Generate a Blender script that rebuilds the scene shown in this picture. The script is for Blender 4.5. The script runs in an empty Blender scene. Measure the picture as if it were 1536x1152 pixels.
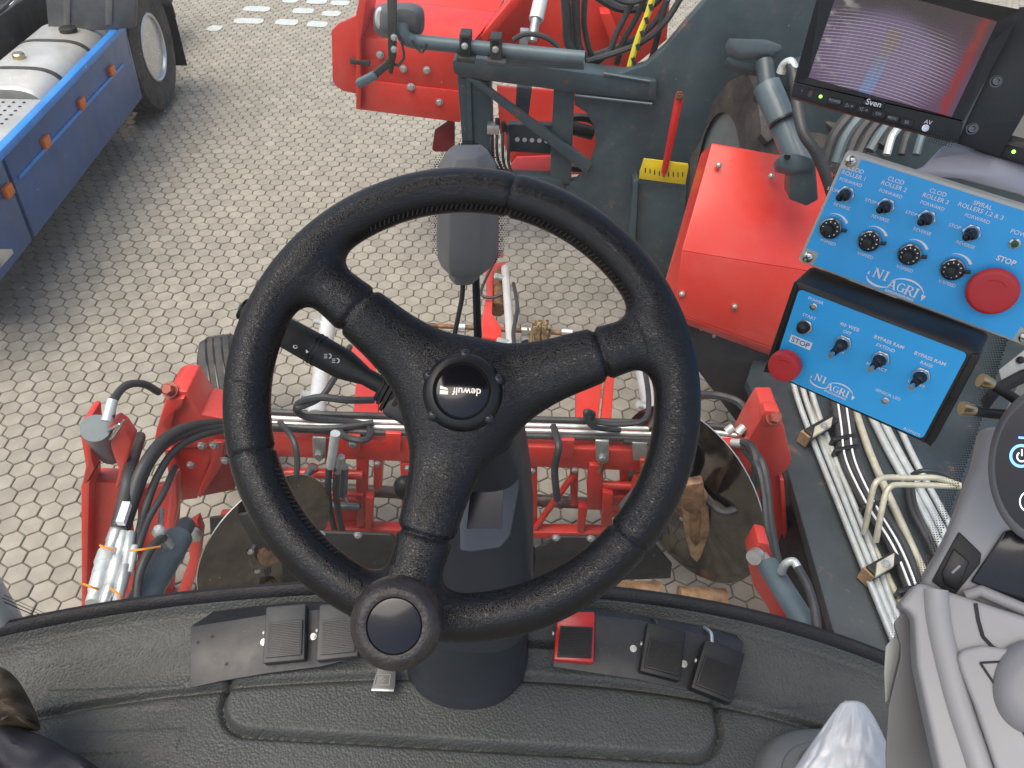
import bpy, bmesh, math, random
import numpy as np
from mathutils import Vector, Matrix
random.seed(7); rng = np.random.default_rng(7)
SC = bpy.context.scene
COL = SC.collection
# ------------------------------------------------------------------ camera
FPX, PITCH, ROLL, EYE = 1125.2, .74266, .056505, 2.87
V = Vector
CF = V((0, math.cos(PITCH), -math.sin(PITCH))); CR0 = V((1, 0, 0)); CU0 = CR0.cross(CF)
CR = CR0*math.cos(ROLL)+CU0*math.sin(ROLL); CU = -CR0*math.sin(ROLL)+CU0*math.cos(ROLL)
CE = V((0, 0, EYE))
cd = bpy.data.cameras.new('camera'); cam = bpy.data.objects.new('camera', cd); COL.objects.link(cam)
cd.sensor_width = 36; cd.lens = FPX/1536*36; cd.clip_end = 2000; cd.clip_start = .02
m3 = Matrix((CR, CU, -CF)).transposed(); cam.matrix_world = Matrix.Translation(CE) @ m3.to_4x4()
SC.camera = cam
# ------------------------------------------------------------------ light
SUN_AZ, SUN_EL = math.radians(-128), math.radians(70)      # azimuth from +Y towards +X
w = bpy.data.worlds.new('World'); SC.world = w; w.use_nodes = True
nt = w.node_tree; bg = nt.nodes['Background']
sky = nt.nodes.new('ShaderNodeTexSky'); sky.sky_type = 'NISHITA'; sky.sun_disc = False
sky.sun_elevation = SUN_EL; sky.sun_rotation = SUN_AZ
sky.dust_density = 4.0; sky.air_density = .8; sky.ozone_density = .6
nt.links.new(sky.outputs[0], bg.inputs[0]); bg.inputs[1].default_value = .15
sd = bpy.data.lights.new('sun', 'SUN'); sd.energy = 1.3; sd.angle = math.radians(60); sd.color = (1, .95, .87)
so = bpy.data.objects.new('sun', sd); COL.objects.link(so)
sdir = V((math.sin(SUN_AZ)*math.cos(SUN_EL), math.cos(SUN_AZ)*math.cos(SUN_EL), math.sin(SUN_EL)))
so.rotation_euler = sdir.to_track_quat('Z', 'Y').to_euler(); so.location = (-6, 8, 14)
vs = SC.view_settings; vs.view_transform = 'Standard'; vs.look = 'None'; vs.gamma = 1; vs.exposure = .78
SC.render.engine = 'CYCLES'
try:
    vs.use_white_balance = True; vs.white_balance_temperature = 6900; vs.white_balance_tint = 8
except Exception: pass

# ------------------------------------------------------------------ pixel -> place
def ray(x, y): return CF + CR*((x-768)/FPX) - CU*((y-576)/FPX)
def az(x, y, z): d = ray(x, y); return CE + d*((z-EYE)/d.z)
def ay(x, y, Y): d = ray(x, y); return CE + d*(Y/d.y)
def ad(x, y, Z): return CE + ray(x, y)*Z
def apl(x, y, P, n): d = ray(x, y); return CE + d*((P-CE).dot(n)/d.dot(n))
def proj(P):
    q = V(P)-CE; z = q.dot(CF); return 768+FPX*q.dot(CR)/z, 576-FPX*q.dot(CU)/z
def pxm(P): return (V(P)-CE).dot(CF)/FPX            # metres per pixel at P

# ------------------------------------------------------------------ materials
MATS = {}
def M(name, col, rough=.5, metal=0., var=.12, vs_=6., bump=0., bs=60., coat=0., dust=0., dustcol=(.33, .29, .24), rust=0., spec=.5, rand=0., kind='noise', emit=None):
    if name in MATS: return MATS[name]
    m = bpy.data.materials.new(name); m.use_nodes = True; MATS[name] = m
    t = m.node_tree; N = t.nodes; L = t.links; b = N['Principled BSDF']
    tc = N.new('ShaderNodeTexCoord')
    def noise(sc, det=4, ro=.6):
        n = N.new('ShaderNodeTexNoise'); n.inputs['Scale'].default_value = sc; n.inputs['Detail'].default_value = det
        n.inputs['Roughness'].default_value = ro; L.new(tc.outputs['Object'], n.inputs['Vector']); return n
    def ramp(src, a, b_):
        r = N.new('ShaderNodeMapRange'); r.inputs[1].default_value = a; r.inputs[2].default_value = b_
        L.new(src, r.inputs[0]); return r.outputs[0]
    def mix(fac, A, B, mode='MIX'):
        x = N.new('ShaderNodeMix'); x.data_type = 'RGBA'; x.blend_type = mode
        for s, vv in ((x.inputs[0], fac), (x.inputs[6], A), (x.inputs[7], B)):
            if isinstance(vv, (int, float)): s.default_value = vv
            elif isinstance(vv, tuple): s.default_value = (*vv, 1)
            else: L.new(vv, s)
        return x.outputs[2]
    n1 = noise(vs_, 5)
    dark = tuple(c*(1-var*1.6) for c in col); lite = tuple(min(1, c*(1+var)) for c in col)
    c = mix(ramp(n1.outputs[0], .3, .7), dark, lite)
    if rand:
        oi = N.new('ShaderNodeObjectInfo'); ge = N.new('ShaderNodeNewGeometry')
        ad_ = N.new('ShaderNodeMath'); ad_.operation = 'ADD'; L.new(oi.outputs['Random'], ad_.inputs[0]); L.new(ge.outputs['Random Per Island'], ad_.inputs[1])
        fr = N.new('ShaderNodeMath'); fr.operation = 'FRACT'; L.new(ad_.outputs[0], fr.inputs[0])
        hs = N.new('ShaderNodeHueSaturation'); L.new(c, hs.inputs['Color'])
        r = N.new('ShaderNodeMapRange'); r.inputs[3].default_value = 1-rand; r.inputs[4].default_value = 1+rand*.8
        L.new(fr.outputs[0], r.inputs[0]); L.new(r.outputs[0], hs.inputs['Value']); c = hs.outputs[0]
    rgh = None
    if rust:
        n2 = noise(14, 8, .7); f = ramp(n2.outputs[0], .62-rust*.25, .72-rust*.2)
        c = mix(f, c, (.16, .07, .035)); 
    if dust:
        n3 = noise(3.5, 8, .75); f = ramp(n3.outputs[0], .42, .75)
        mm = N.new('ShaderNodeMath'); mm.operation = 'MULTIPLY'; mm.inputs[1].default_value = dust; L.new(f, mm.inputs[0])
        c = mix(mm.outputs[0], c, dustcol)
        n4 = noise(220, 2, .5); f4 = ramp(n4.outputs[0], .66, .72)
        m4 = N.new('ShaderNodeMath'); m4.operation = 'MULTIPLY'; m4.inputs[1].default_value = min(1, dust*1.2); L.new(f4, m4.inputs[0])
        c = mix(m4.outputs[0], c, dustcol)
    L.new(c, b.inputs['Base Color'])
    b.inputs['Metallic'].default_value = metal
    rn = noise(vs_*3, 4); rr = N.new('ShaderNodeMapRange'); rr.inputs[1].default_value = .25; rr.inputs[2].default_value = .75
    rr.inputs[3].default_value = max(.02, rough*.8); rr.inputs[4].default_value = min(1, rough*1.2); L.new(rn.outputs[0], rr.inputs[0]); L.new(rr.outputs[0], b.inputs['Roughness'])
    b.inputs['Specular IOR Level'].default_value = spec
    if coat: b.inputs['Coat Weight'].default_value = coat; b.inputs['Coat Roughness'].default_value = .12
    if bump:
        if kind == 'noise': h = noise(bs, 4).outputs[0]
        elif kind == 'pebble':
            vo = N.new('ShaderNodeTexVoronoi'); vo.feature = 'SMOOTH_F1'; vo.inputs['Scale'].default_value = bs; vo.inputs['Smoothness'].default_value = .35
            nw = noise(bs*.6, 2); vm = N.new('ShaderNodeVectorMath'); vm.operation = 'MULTIPLY_ADD'
            vm.inputs[1].default_value = (.0016, .0016, .0016); L.new(nw.outputs[1], vm.inputs[0]); L.new(tc.outputs['Object'], vm.inputs[2])
            L.new(vm.outputs[0], vo.inputs['Vector']); iv = N.new('ShaderNodeMath'); iv.operation = 'SUBTRACT'; iv.inputs[0].default_value = 1
            L.new(vo.outputs[0], iv.inputs[1]); h = iv.outputs[0]
        elif kind == 'leather':
            vo = N.new('ShaderNodeTexVoronoi'); vo.feature = 'DISTANCE_TO_EDGE'; vo.inputs['Scale'].default_value = bs
            nw = noise(bs*.35, 3); vm = N.new('ShaderNodeVectorMath'); vm.operation = 'MULTIPLY_ADD'
            vm.inputs[1].default_value = (.012, .012, .012); L.new(nw.outputs[1], vm.inputs[0])
            at = N.new('ShaderNodeAttribute'); at.attribute_name = 'grain'; L.new(at.outputs['Vector'], vm.inputs[2])
            L.new(vm.outputs[0], vo.inputs['Vector'])
            r = N.new('ShaderNodeMapRange'); r.inputs[2].default_value = .22; L.new(vo.outputs[0], r.inputs[0])
            nb = noise(900, 2); s2 = N.new('ShaderNodeMath'); s2.operation = 'MULTIPLY_ADD'; s2.inputs[1].default_value = .07; L.new(nb.outputs[0], s2.inputs[0]); L.new(r.outputs[0], s2.inputs[2])
            h = s2.outputs[0]
        bp = N.new('ShaderNodeBump'); bp.inputs['Strength'].default_value = bump; bp.inputs['Distance'].default_value = {'noise': .003, 'pebble': .0013, 'leather': .0006}[kind]
        L.new(h, bp.inputs['Height']); L.new(bp.outputs[0], b.inputs['Normal'])
    if emit: b.inputs['Emission Color'].default_value = (*emit[0], 1); b.inputs['Emission Strength'].default_value = emit[1]
    return m

RED = M('red_paint', (.62, .036, .024), .38, var=.08, vs_=2.5, dust=.22, dustcol=(.56, .19, .15), coat=.25, bump=.05, bs=25)
REDB = M('red_gloss', (.60, .022, .022), .3, var=.05, dust=.05, coat=.3)
GREY = M('slate_paint', (.040, .066, .080), .42, var=.2, vs_=3, dust=.30, dustcol=(.14, .165, .17), rust=.12, bump=.06, bs=30)
GREYC = M('slate_paint_clean', (.085, .125, .145), .35, var=.12, dust=.18, dustcol=(.3, .32, .32))
DGREY = M('charcoal_steel', (.022, .026, .028), .6, var=.3, dust=.5, dustcol=(.14, .12, .10))
RUBB = M('black_rubber', (.018, .018, .019), .62, var=.25, dust=.25, dustcol=(.13, .12, .11), bump=.15, bs=120)
HOSE = M('hose_rubber', (.028, .030, .033), .5, var=.25, dust=.25, dustcol=(.16, .16, .16))
TYRE = M('tyre_rubber', (.030, .030, .031), .75, var=.25, dust=.5, dustcol=(.20, .17, .14), bump=.2, bs=90)
ZINC = M('zinc_steel', (.52, .54, .53), .38, metal=.75, var=.15, vs_=30, dust=.25, dustcol=(.45, .43, .38))
PIPE = M('galvanised_pipe', (.62, .67, .66), .35, metal=.45, var=.12, vs_=20, dust=.3, dustcol=(.5, .48, .40))
PIPEY = M('yellowed_pipe', (.58, .56, .44), .4, metal=.25, var=.15, vs_=20, dust=.3)
WHT = M('white_tube', (.70, .72, .71), .4, metal=.3, var=.08, dust=.15)
RUST = M('rusty_steel', (.24, .13, .07), .65, metal=.3, var=.45, vs_=25, bump=.3, bs=80)
TAN = M('tan_roller', (.42, .26, .14), .6, metal=.2, var=.35, vs_=18, bump=.2, bs=60)
SHAFT = M('brown_shaft', (.20, .16, .14), .4, metal=.6, var=.4, vs_=18)
DISC = M('polished_disc', (.15, .135, .12), .12, metal=1, var=.35, vs_=5, dust=.25, dustcol=(.2, .15, .11))
YEL = M('yellow_plate', (.75, .55, .02), .4, dust=.15)
YELH = M('yellow_stripe', (.70, .62, .05), .5)
ORNG = M('orange_tie', (.80, .28, .02), .45)
LEATH = M('black_leather', (.0038, .0036, .0048), .235, var=.2, vs_=12, bump=.34, bs=420, kind='leather', spec=.5)
MAT = M('floor_rubber', (.066, .072, .070), .5, var=.10, vs_=5, bump=1.0, bs=240, kind='pebble', spec=.4, dust=.15, dustcol=(.16, .16, .15))
COLP = M('column_plastic', (.034, .039, .047), .40, var=.08, bump=.06, bs=700)
COLP2 = M('column_face_plastic', (.075, .086, .105), .40, var=.06, bump=.06, bs=700)
BLKP = M('black_plastic', (.010, .010, .011), .38, var=.1)
BLKM = M('black_satin_plastic', (.013, .014, .015), .5, var=.1, bump=.08, bs=500)
BLKG = M('black_gloss', (.006, .006, .009), .12, var=0)
PLATE = M('black_sheet_metal', (.020, .023, .028), .42, var=.25, vs_=10, dust=.12, dustcol=(.2, .2, .2))
PEDL = M('pedal_grey', (.045, .048, .052), .5, var=.1, dust=.08)
BLUE = M('panel_blue', (.03, .41, .87), .33, var=.03)
BOXG = M('enclosure_grey', (.50, .49, .44), .42, var=.05)
WPRT = M('white_print', (.80, .82, .84), .5, var=0)
BPRT = M('blue_print', (.02, .16, .40), .5, var=0)
GPRT = M('grey_print', (.34, .34, .36), .5, var=0)
SILV = M('silver_print', (.55, .53, .50), .3, metal=.6, var=0)
ESTP = M('stop_red', (.50, .028, .035), .42, var=.04)
CHRM = M('chrome', (.62, .62, .62), .18, metal=1, var=.05)
KNBG = M('knob_metal', (.42, .42, .42), .28, metal=1, var=.1)
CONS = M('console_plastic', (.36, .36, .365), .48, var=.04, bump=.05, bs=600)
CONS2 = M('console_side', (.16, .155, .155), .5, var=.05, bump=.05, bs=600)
PILL = M('pillar_plastic', (.55, .56, .52), .5, var=.04, bump=.08, bs=500)
MIRG = M('mirror_plastic', (.085, .092, .105), .48, var=.1, dust=.2)
MOTG = M('motor_cover', (.17, .175, .18), .42, var=.06)
BOLTD = M('dark_bolt', (.16, .17, .17), .35, metal=.9)
DECKP = M('deck_paint', (.020, .032, .039), .45, var=.2, vs_=3, dust=.28, dustcol=(.085, .10, .105), rust=.08)
REDBT = M('painted_bolt', (.36, .05, .03), .5, dust=.3, dustcol=(.25, .14, .10))
GLED = M('green_led', (.1, .6, .05), .3, emit=((.25, 1, .08), 2.5))
BLED = M('blue_icon', (.05, .2, .8), .3, emit=((.10, .30, 1.0), 2.2))
WLED = M('white_icon', (.8, .8, .9), .3, emit=((.75, .8, 1.0), 1.2))
DLED = M('clear_led', (.35, .37, .36), .15)
TBLUE = M('truck_blue', (.014, .08, .24), .42, var=.14, vs_=3, dust=.28, dustcol=(.12, .14, .18), coat=.2)
TBLU2 = M('truck_rail_blue', (.02, .23, .66), .35, dust=.1)
TALU = M('aluminium_tank', (.62, .62, .58), .42, metal=.55, var=.1, dust=.3, dustcol=(.5, .48, .42))
TGREY = M('truck_fender', (.075, .082, .09), .55, dust=.35, dustcol=(.2, .2, .2))
ORRF = M('amber_lamp', (.62, .14, .02), .3, var=.05)
ALUR = M('wheel_rim', (.60, .61, .63), .3, metal=.8, var=.08, dust=.2)
PAVE = M('paver_concrete', (.312, .292, .25), .85, var=.10, vs_=9, bump=.5, bs=260, rand=.11, spec=.3)
JOINT = M('paver_joint', (.215, .20, .165), .95, var=.35, vs_=14, bump=.3, bs=200, spec=.2)
PAINT = M('pale_road_paint', (.50, .54, .53), .7, var=.1, vs_=20, spec=.3)
SEAL = M('seal_rubber', (.011, .011, .013), .6, var=.2, bump=.5, bs=260, kind='pebble')
CLOTHW = M('white_film', (.86, .88, .90), .42, var=.03)
CLNAVY = M('navy_cloth', (.014, .015, .024), .7, var=.15, bump=.3, bs=500)
CLBRWN = M('brown_cloth', (.060, .045, .028), .75, var=.2, bump=.3, bs=400)
GLASSM = bpy.data.materials.new('windscreen_glass'); GLASSM.use_nodes = True
def _glass():
    t = GLASSM.node_tree; N = t.nodes; L = t.links; N.clear()
    o = N.new('ShaderNodeOutputMaterial'); tr = N.new('ShaderNodeBsdfTransparent'); tr.inputs[0].default_value = (.965, .985, .98, 1)
    gl = N.new('ShaderNodeBsdfGlossy'); gl.inputs['Roughness'].default_value = .02
    fr = N.new('ShaderNodeFresnel'); fr.inputs[0].default_value = 1.3
    mx = N.new('ShaderNodeMixShader'); L.new(fr.outputs[0], mx.inputs[0]); L.new(tr.outputs[0], mx.inputs[1]); L.new(gl.outputs[0], mx.inputs[2])
    df = N.new('ShaderNodeBsdfDiffuse'); df.inputs[0].default_value = (.8, .78, .74, 1)       # dust film and specks on the pane
    tc = N.new('ShaderNodeTexCoord')
    n = N.new('ShaderNodeTexNoise'); n.inputs['Scale'].default_value = 260; n.inputs['Detail'].default_value = 2; L.new(tc.outputs['Object'], n.inputs[0])
    r = N.new('ShaderNodeMapRange'); r.inputs[1].default_value = .735; r.inputs[2].default_value = .78; r.inputs[4].default_value = .35; L.new(n.outputs[0], r.inputs[0])
    n2 = N.new('ShaderNodeTexNoise'); n2.inputs['Scale'].default_value = 5; n2.inputs['Detail'].default_value = 6; L.new(tc.outputs['Object'], n2.inputs[0])
    r2 = N.new('ShaderNodeMapRange'); r2.inputs[1].default_value = .3; r2.inputs[2].default_value = .8; r2.inputs[3].default_value = .008; r2.inputs[4].default_value = .045; L.new(n2.outputs[0], r2.inputs[0])
    a = N.new('ShaderNodeMath'); a.operation = 'ADD'; L.new(r.outputs[0], a.inputs[0]); L.new(r2.outputs[0], a.inputs[1])
    m2 = N.new('ShaderNodeMixShader'); L.new(a.outputs[0], m2.inputs[0]); L.new(mx.outputs[0], m2.inputs[1]); L.new(df.outputs[0], m2.inputs[2])
    L.new(m2.outputs[0], o.inputs[0])
_glass()

# ------------------------------------------------------------------ mesh builder
ROOT = {}
def thing(name, label, cat, loc=(0, 0, 0), group=None, kind=None):
    o = bpy.data.objects.new(name, None); COL.objects.link(o); o.location = loc; o.empty_display_size = .05
    o['label'] = label
    if cat: o['category'] = cat
    if group: o['group'] = group
    if kind: o['kind'] = kind
    ROOT[o.name] = V(loc); return o
def frame_of(n, up=V((0, 0, 1))):
    n = n.normalized(); x = up.cross(n)
    if x.length < 1e-5: x = V((1, 0, 0)).cross(n)
    x.normalize(); return x, n.cross(x), n
def smooth_path(P, k=6):
    P = [V(p) for p in P]
    if len(P) < 3: return P
    out = []
    for i in range(len(P)-1):
        p0 = P[max(i-1, 0)]; p1 = P[i]; p2 = P[i+1]; p3 = P[min(i+2, len(P)-1)]
        for j in range(k):
            t = j/k
            out.append(.5*((2*p1)+(p2-p0)*t+(2*p0-5*p1+4*p2-p3)*t*t+(3*p1-p0-3*p2+p3)*t**3))
    out.append(P[-1]); return out
class MB:
    def __init__(s): s.v = []; s.f = []
    def add(s, vs, fs):
        o = len(s.v); s.v += [V(x) for x in vs]; s.f += [tuple(i+o for i in f) for f in fs]; return s
    def obox(s, c, ex, ey, ez):                      # centre and three half-axis vectors
        c, ex, ey, ez = map(V, (c, ex, ey, ez))
        vs = [c+ex*a+ey*b+ez*d for d in (-1, 1) for b in (-1, 1) for a in (-1, 1)]
        fs = [(0, 2, 3, 1), (4, 5, 7, 6), (0, 1, 5, 4), (2, 6, 7, 3), (0, 4, 6, 2), (1, 3, 7, 5)]
        if ex.cross(ey).dot(ez) < 0: fs = [f[::-1] for f in fs]
        return s.add(vs, fs)
    def box(s, c, sx, sy, sz): return s.obox(c, (sx/2, 0, 0), (0, sy/2, 0), (0, 0, sz/2))
    def bar(s, a, b, wdt, hgt, up=V((0, 0, 1))):     # rectangular bar from a to b
        a, b = V(a), V(b); d = b-a; L = d.length; d.normalize(); x = d.cross(V(up))
        if x.length < 1e-4: x = d.cross(V((1, 0, 0)))
        x.normalize(); u = x.cross(d); return s.obox((a+b)/2, d*(L/2), x*(wdt/2), u*(hgt/2))
    def plate(s, P, ext):                            # closed outline of 3d points + extrusion vector
        P = [V(p) for p in P]; e = V(ext); n = len(P)
        nn = V((0, 0, 0))
        for i in range(n): nn += (P[i]-P[0]).cross(P[(i+1) % n]-P[0])
        if nn.dot(e) > 0: P = P[::-1]
        vs = P+[p+e for p in P]
        fs = [tuple(range(n)), tuple(range(2*n-1, n-1, -1))]+[(i, i+n, (i+1) % n+n, (i+1) % n) for i in range(n)]
        fs = [fs[0], fs[1]]+[f[::-1] for f in fs[2:]]
        return s.add(vs, [f[::-1] if False else f for f in fs])
    def loft(s, rings, cap=True):
        n = len(rings[0]); o = []
        for r in rings: o += list(r)
        fs = []
        for k in range(len(rings)-1):
            for i in range(n): j = (i+1) % n; fs.append((k*n+i, k*n+j, (k+1)*n+j, (k+1)*n+i))
        if cap: fs.append(tuple(range(n-1, -1, -1))); fs.append(tuple(range((len(rings)-1)*n, len(rings)*n)))
        return s.add(o, fs)
    def tube(s, P, r, n=8, smooth=True, k=6, cap=True):
        P = smooth_path(P, k) if smooth else [V(p) for p in P]
        rs = r if isinstance(r, (list, tuple)) else None
        rings = []; d0 = (P[1]-P[0]).normalized(); u = d0.orthogonal().normalized()
        for i, p in enumerate(P):
            d = (P[min(i+1, len(P)-1)]-P[max(i-1, 0)])
            if d.length < 1e-9: d = d0
            d.normalize(); u = (u-d*u.dot(d))
            if u.length < 1e-6: u = d.orthogonal()
            u.normalize(); w_ = d.cross(u)
            rr = rs[min(len(rs)-1, int(i*len(rs)/len(P)))] if rs else r
            rings.append([p+(u*math.cos(2*math.pi*q/n)+w_*math.sin(2*math.pi*q/n))*rr for q in range(n)])
        return s.loft(rings, cap)
    def lathe(s, c, ax, prof, n=24, up=V((0, 0, 1)), cap=True, arc=None):   # prof: (radius, height along ax)
        c = V(c); x, y, z = frame_of(V(ax), V(up))
        rings = [[c+z*h+(x*math.cos(2*math.pi*q/n)+y*math.sin(2*math.pi*q/n))*max(r, 1e-5) for q in range(n)] for r, h in prof]
        return s.loft(rings, cap)
    def cyl(s, a, b, r, n=16, r2=None):
        a, b = V(a), V(b); d = b-a; return s.lathe(a, d, [(r, 0), (r if r2 is None else r2, d.length)], n, up=V((.31, .77, .56)))
    def bolt(s, c, nrm, r, h=None):
        h = h or r*.8; c = V(c); nrm = V(nrm).normalized()
        s.lathe(c, nrm, [(r*1.35, 0), (r*1.35, h*.2)], 12, up=V((.3, .8, .5))); s.lathe(c+nrm*h*.18, nrm, [(r, 0), (r, h*.75), (r*.8, h)], 6, up=V((.3, .8, .5))); return s
    def sphere(s, c, r, n=12, sq=(1, 1, 1)):
        c = V(c); rings = []
        for i in range(1, n//2+1):
            t = math.pi*i/(n//2+1); rings.append([c+V((math.sin(t)*math.cos(2*math.pi*q/n)*r*sq[0], math.sin(t)*math.sin(2*math.pi*q/n)*r*sq[1], -math.cos(t)*r*sq[2])) for q in range(n)])
        return s.loft(rings)
    def build(s, name, mat, parent=None, bevel=0., seg=2, smooth=False, loc=None, fixn=True):
        org = V((0, 0, 0))
        if parent is not None: org = ROOT[parent.name]
        elif loc is not None: org = V(loc)
        me = bpy.data.meshes.new(name); me.from_pydata([tuple(x-org) for x in s.v], [], s.f)
        bm = bmesh.new(); bm.from_mesh(me)
        if fixn: bmesh.ops.recalc_face_normals(bm, faces=bm.faces)
        if bevel:
            ed = [e for e in bm.edges if len(e.link_faces) == 2 and e.calc_face_angle(0) > .5]
            if ed: bmesh.ops.bevel(bm, geom=ed, offset=bevel, segments=seg, affect='EDGES', profile=.5, clamp_overlap=True)
        for f in bm.faces: f.smooth = bool(smooth or bevel)
        if smooth or bevel:
            for e in bm.edges:
                if len(e.link_faces) == 2 and e.calc_face_angle(0) > (.75 if smooth else .62): e.smooth = False
        bm.to_mesh(me); bm.free(); me.materials.append(mat)
        o = bpy.data.objects.new(name, me); COL.objects.link(o)
        if parent is not None: o.parent = parent
        else: o.location = org
        ROOT[o.name] = org
        return o
def tag(o, label=None, cat=None, group=None, kind=None):
    for k_, v_ in (('label', label), ('category', cat), ('group', group), ('kind', kind)):
        if v_: o[k_] = v_
    return o

# ------------------------------------------------------------------ surface nets for soft shapes
def surface_nets(d, o, h):
    """d: sdf grid, o: origin, h: cell -> verts, quads"""
    nx, ny, nz = d.shape; s = d < 0
    c = np.zeros((nx-1, ny-1, nz-1), np.int8)
    cor = [(a, b, e) for a in (0, 1) for b in (0, 1) for e in (0, 1)]
    for a, b, e in cor: c += s[a:nx-1+a, b:ny-1+b, e:nz-1+e]
    act = (c > 0) & (c < 8); idx = -np.ones(c.shape, np.int64); ijk = np.argwhere(act); idx[act] = np.arange(len(ijk))
    acc = np.zeros((len(ijk), 3)); cnt = np.zeros(len(ijk))
    I, J, K = ijk.T
    for a, b, e in cor:
        for ax in range(3):
            q = [a, b, e]
            if q[ax]: continue
            q2 = q.copy(); q2[ax] = 1
            d1 = d[I+q[0], J+q[1], K+q[2]]; d2 = d[I+q2[0], J+q2[1], K+q2[2]]
            mk = (d1 < 0) != (d2 < 0); t = np.where(mk, d1/np.where(mk, d1-d2, 1), 0)
            pt = np.tile(np.array(q, float), (len(ijk), 1)); pt[:, ax] = t
            acc += pt*mk[:, None]; cnt += mk
    vv = (ijk+acc/cnt[:, None])*h+o
    fs = []
    for ax in range(3):
        u, w_ = [(1, 2), (2, 0), (0, 1)][ax]
        sl1 = [slice(None)]*3; sl2 = [slice(None)]*3; sl1[ax] = slice(0, -1); sl2[ax] = slice(1, None)
        a1 = s[tuple(sl1)]; a2 = s[tuple(sl2)]; ch = np.argwhere(a1 != a2)
        ok = (ch[:, u] > 0) & (ch[:, w_] > 0) & (ch[:, u] < d.shape[u]-1) & (ch[:, w_] < d.shape[w_]-1); ch = ch[ok]
        fl = a1[tuple(ch.T)]
        def g(du, dw):
            q = ch.copy(); q[:, u] -= du; q[:, w_] -= dw; return idx[tuple(q.T)]
        A, B, C_, D = g(1, 1), g(0, 1), g(0, 0), g(1, 0)
        Q = np.stack([A, B, C_, D], 1); Q[~fl] = Q[~fl][:, ::-1]; fs.append(Q)
    return vv, np.concatenate(fs)
def smin(a, b, k): h = np.clip(.5+.5*(b-a)/k, 0, 1); return b*(1-h)+a*h-k*h*(1-h)

# ------------------------------------------------------------------ lettering
def text_mesh(s_, size, bold=0., spacing=1.):
    c = bpy.data.curves.new('t', 'FONT'); c.body = s_; c.size = size; c.align_x = 'CENTER'; c.align_y = 'CENTER'; c.offset = bold; c.space_character = spacing
    c.resolution_u = 3
    o = bpy.data.objects.new('t', c); COL.objects.link(o); dg = bpy.context.evaluated_depsgraph_get()
    me = bpy.data.meshes.new_from_object(o.evaluated_get(dg)); vs_ = [v.co.copy() for v in me.vertices]; fs = [tuple(p.vertices) for p in me.polygons]
    bpy.data.objects.remove(o); bpy.data.curves.remove(c); bpy.data.meshes.remove(me)
    return vs_, fs
class Panel:
    """flat face: anchor pixel at a depth, normal, x axis through two pixels"""
    def __init__(s, px, py, Z, n, pa, pb):
        s.n = V(n).normalized(); s.P = ad(px, py, Z)
        a = apl(*pa, s.P, s.n); b = apl(*pb, s.P, s.n); s.x = (b-a).normalized(); s.y = s.n.cross(s.x); s.m = pxm(s.P)
    def at(s, x, y, h=0.): return apl(x, y, s.P, s.n)+s.n*h
    def loc(s, u, v_, h=0., o=None): return (s.P if o is None else o)+s.x*u+s.y*v_+s.n*h
    def text(s, mb, st, px, py, cap, h=.0006, bold=0., rot=0., spacing=1., sx=1.):
        size = cap*s.m/.70; vs_, fs = text_mesh(st, size, bold*size, spacing); c, sn = math.cos(rot), math.sin(rot); o = s.at(px, py, h)
        mb.add([o+s.x*((v.x*c*sx)-(v.y*sn))+s.y*((v.x*sx*sn)+v.y*c) for v in vs_], fs)
def tilt(n, axis, deg): return V(n) @ Matrix.Rotation(0, 3, 'X') if deg == 0 else Matrix.Rotation(math.radians(deg), 3, V(axis).normalized()) @ V(n)
# ================================================================== ground with hexagonal pavers
S_HEX = .097; YAW = .0636
HA = V((math.cos(YAW), math.sin(YAW), 0)); HB = V((math.sin(YAW), -math.cos(YAW), 0)); HO = az(840.8, 410.7, 0)
g = MB().add([(-400, -400, -.012), (400, -400, -.012), (400, 400, -.012), (-400, 400, -.012)], [(0, 1, 2, 3)]).build('ground', JOINT)
tag(g, kind='structure', label='yard paved with pale grey hexagonal concrete blocks'); ROOT[g.name] = V((0, 0, 0))
def hexmesh(r, ch=.0035):
    vs_ = []
    for rr, z in ((r, -.013), (r, -ch), (r-ch, 0)):
        vs_ += [(rr*math.sin(math.pi/3*i), rr*math.cos(math.pi/3*i), z) for i in range(6)]
    fs = [tuple(range(17, 11, -1))]
    for k in (0, 1):
        for i in range(6): j = (i+1) % 6; fs.append((k*6+i, (k+1)*6+i, (k+1)*6+j, k*6+j))
    return vs_, fs
HV, HF = hexmesh(S_HEX/math.sqrt(3)-.0036)
HVa = np.array(HV)
def inpoly(x, y, P):
    r = False; j = len(P)-1
    for i in range(len(P)):
        if (P[i][1] > y) != (P[j][1] > y) and x < (P[j][0]-P[i][0])*(y-P[i][1])/(P[j][1]-P[i][1])+P[i][0]: r = not r
        j = i
    return r
OPEN = [[(0, 480), (60, 400), (330, 400), (345, 470), (330, 530), (290, 570), (225, 610), (130, 625), (115, 660), (118, 900), (60, 925), (0, 900)],
        [(720, 440), (800, 350), (900, 420), (935, 520), (800, 530)], [(800, 705), (880, 705), (880, 740), (800, 740)], [(555, 690), (610, 690), (610, 728), (555, 728)], [(420, 510), (470, 560), (440, 620), (400, 610)]]
cells = []
for i in range(-170, 170):
    for j in range(-120, 90):
        P = HO+HA*((j % 2)*.5*S_HEX+i*S_HEX)+HB*(j*S_HEX*math.sqrt(3)/2)
        if P.y < .3 or P.y > 13.5 or abs(P.x) > 3.2+P.y*.72: continue
        x, y = proj(P); cells.append((P, x, y, FPX/((P-CE).dot(CF))))
vis = sorted([c for c in cells if any(inpoly(c[1], c[2], q) for q in OPEN)], key=lambda c: -c[3])[:298]
visid = set(id(c) for c in vis)
hm = bpy.data.meshes.new('paver'); hm.from_pydata(HV, [], HF); hm.materials.append(PAVE)
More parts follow.
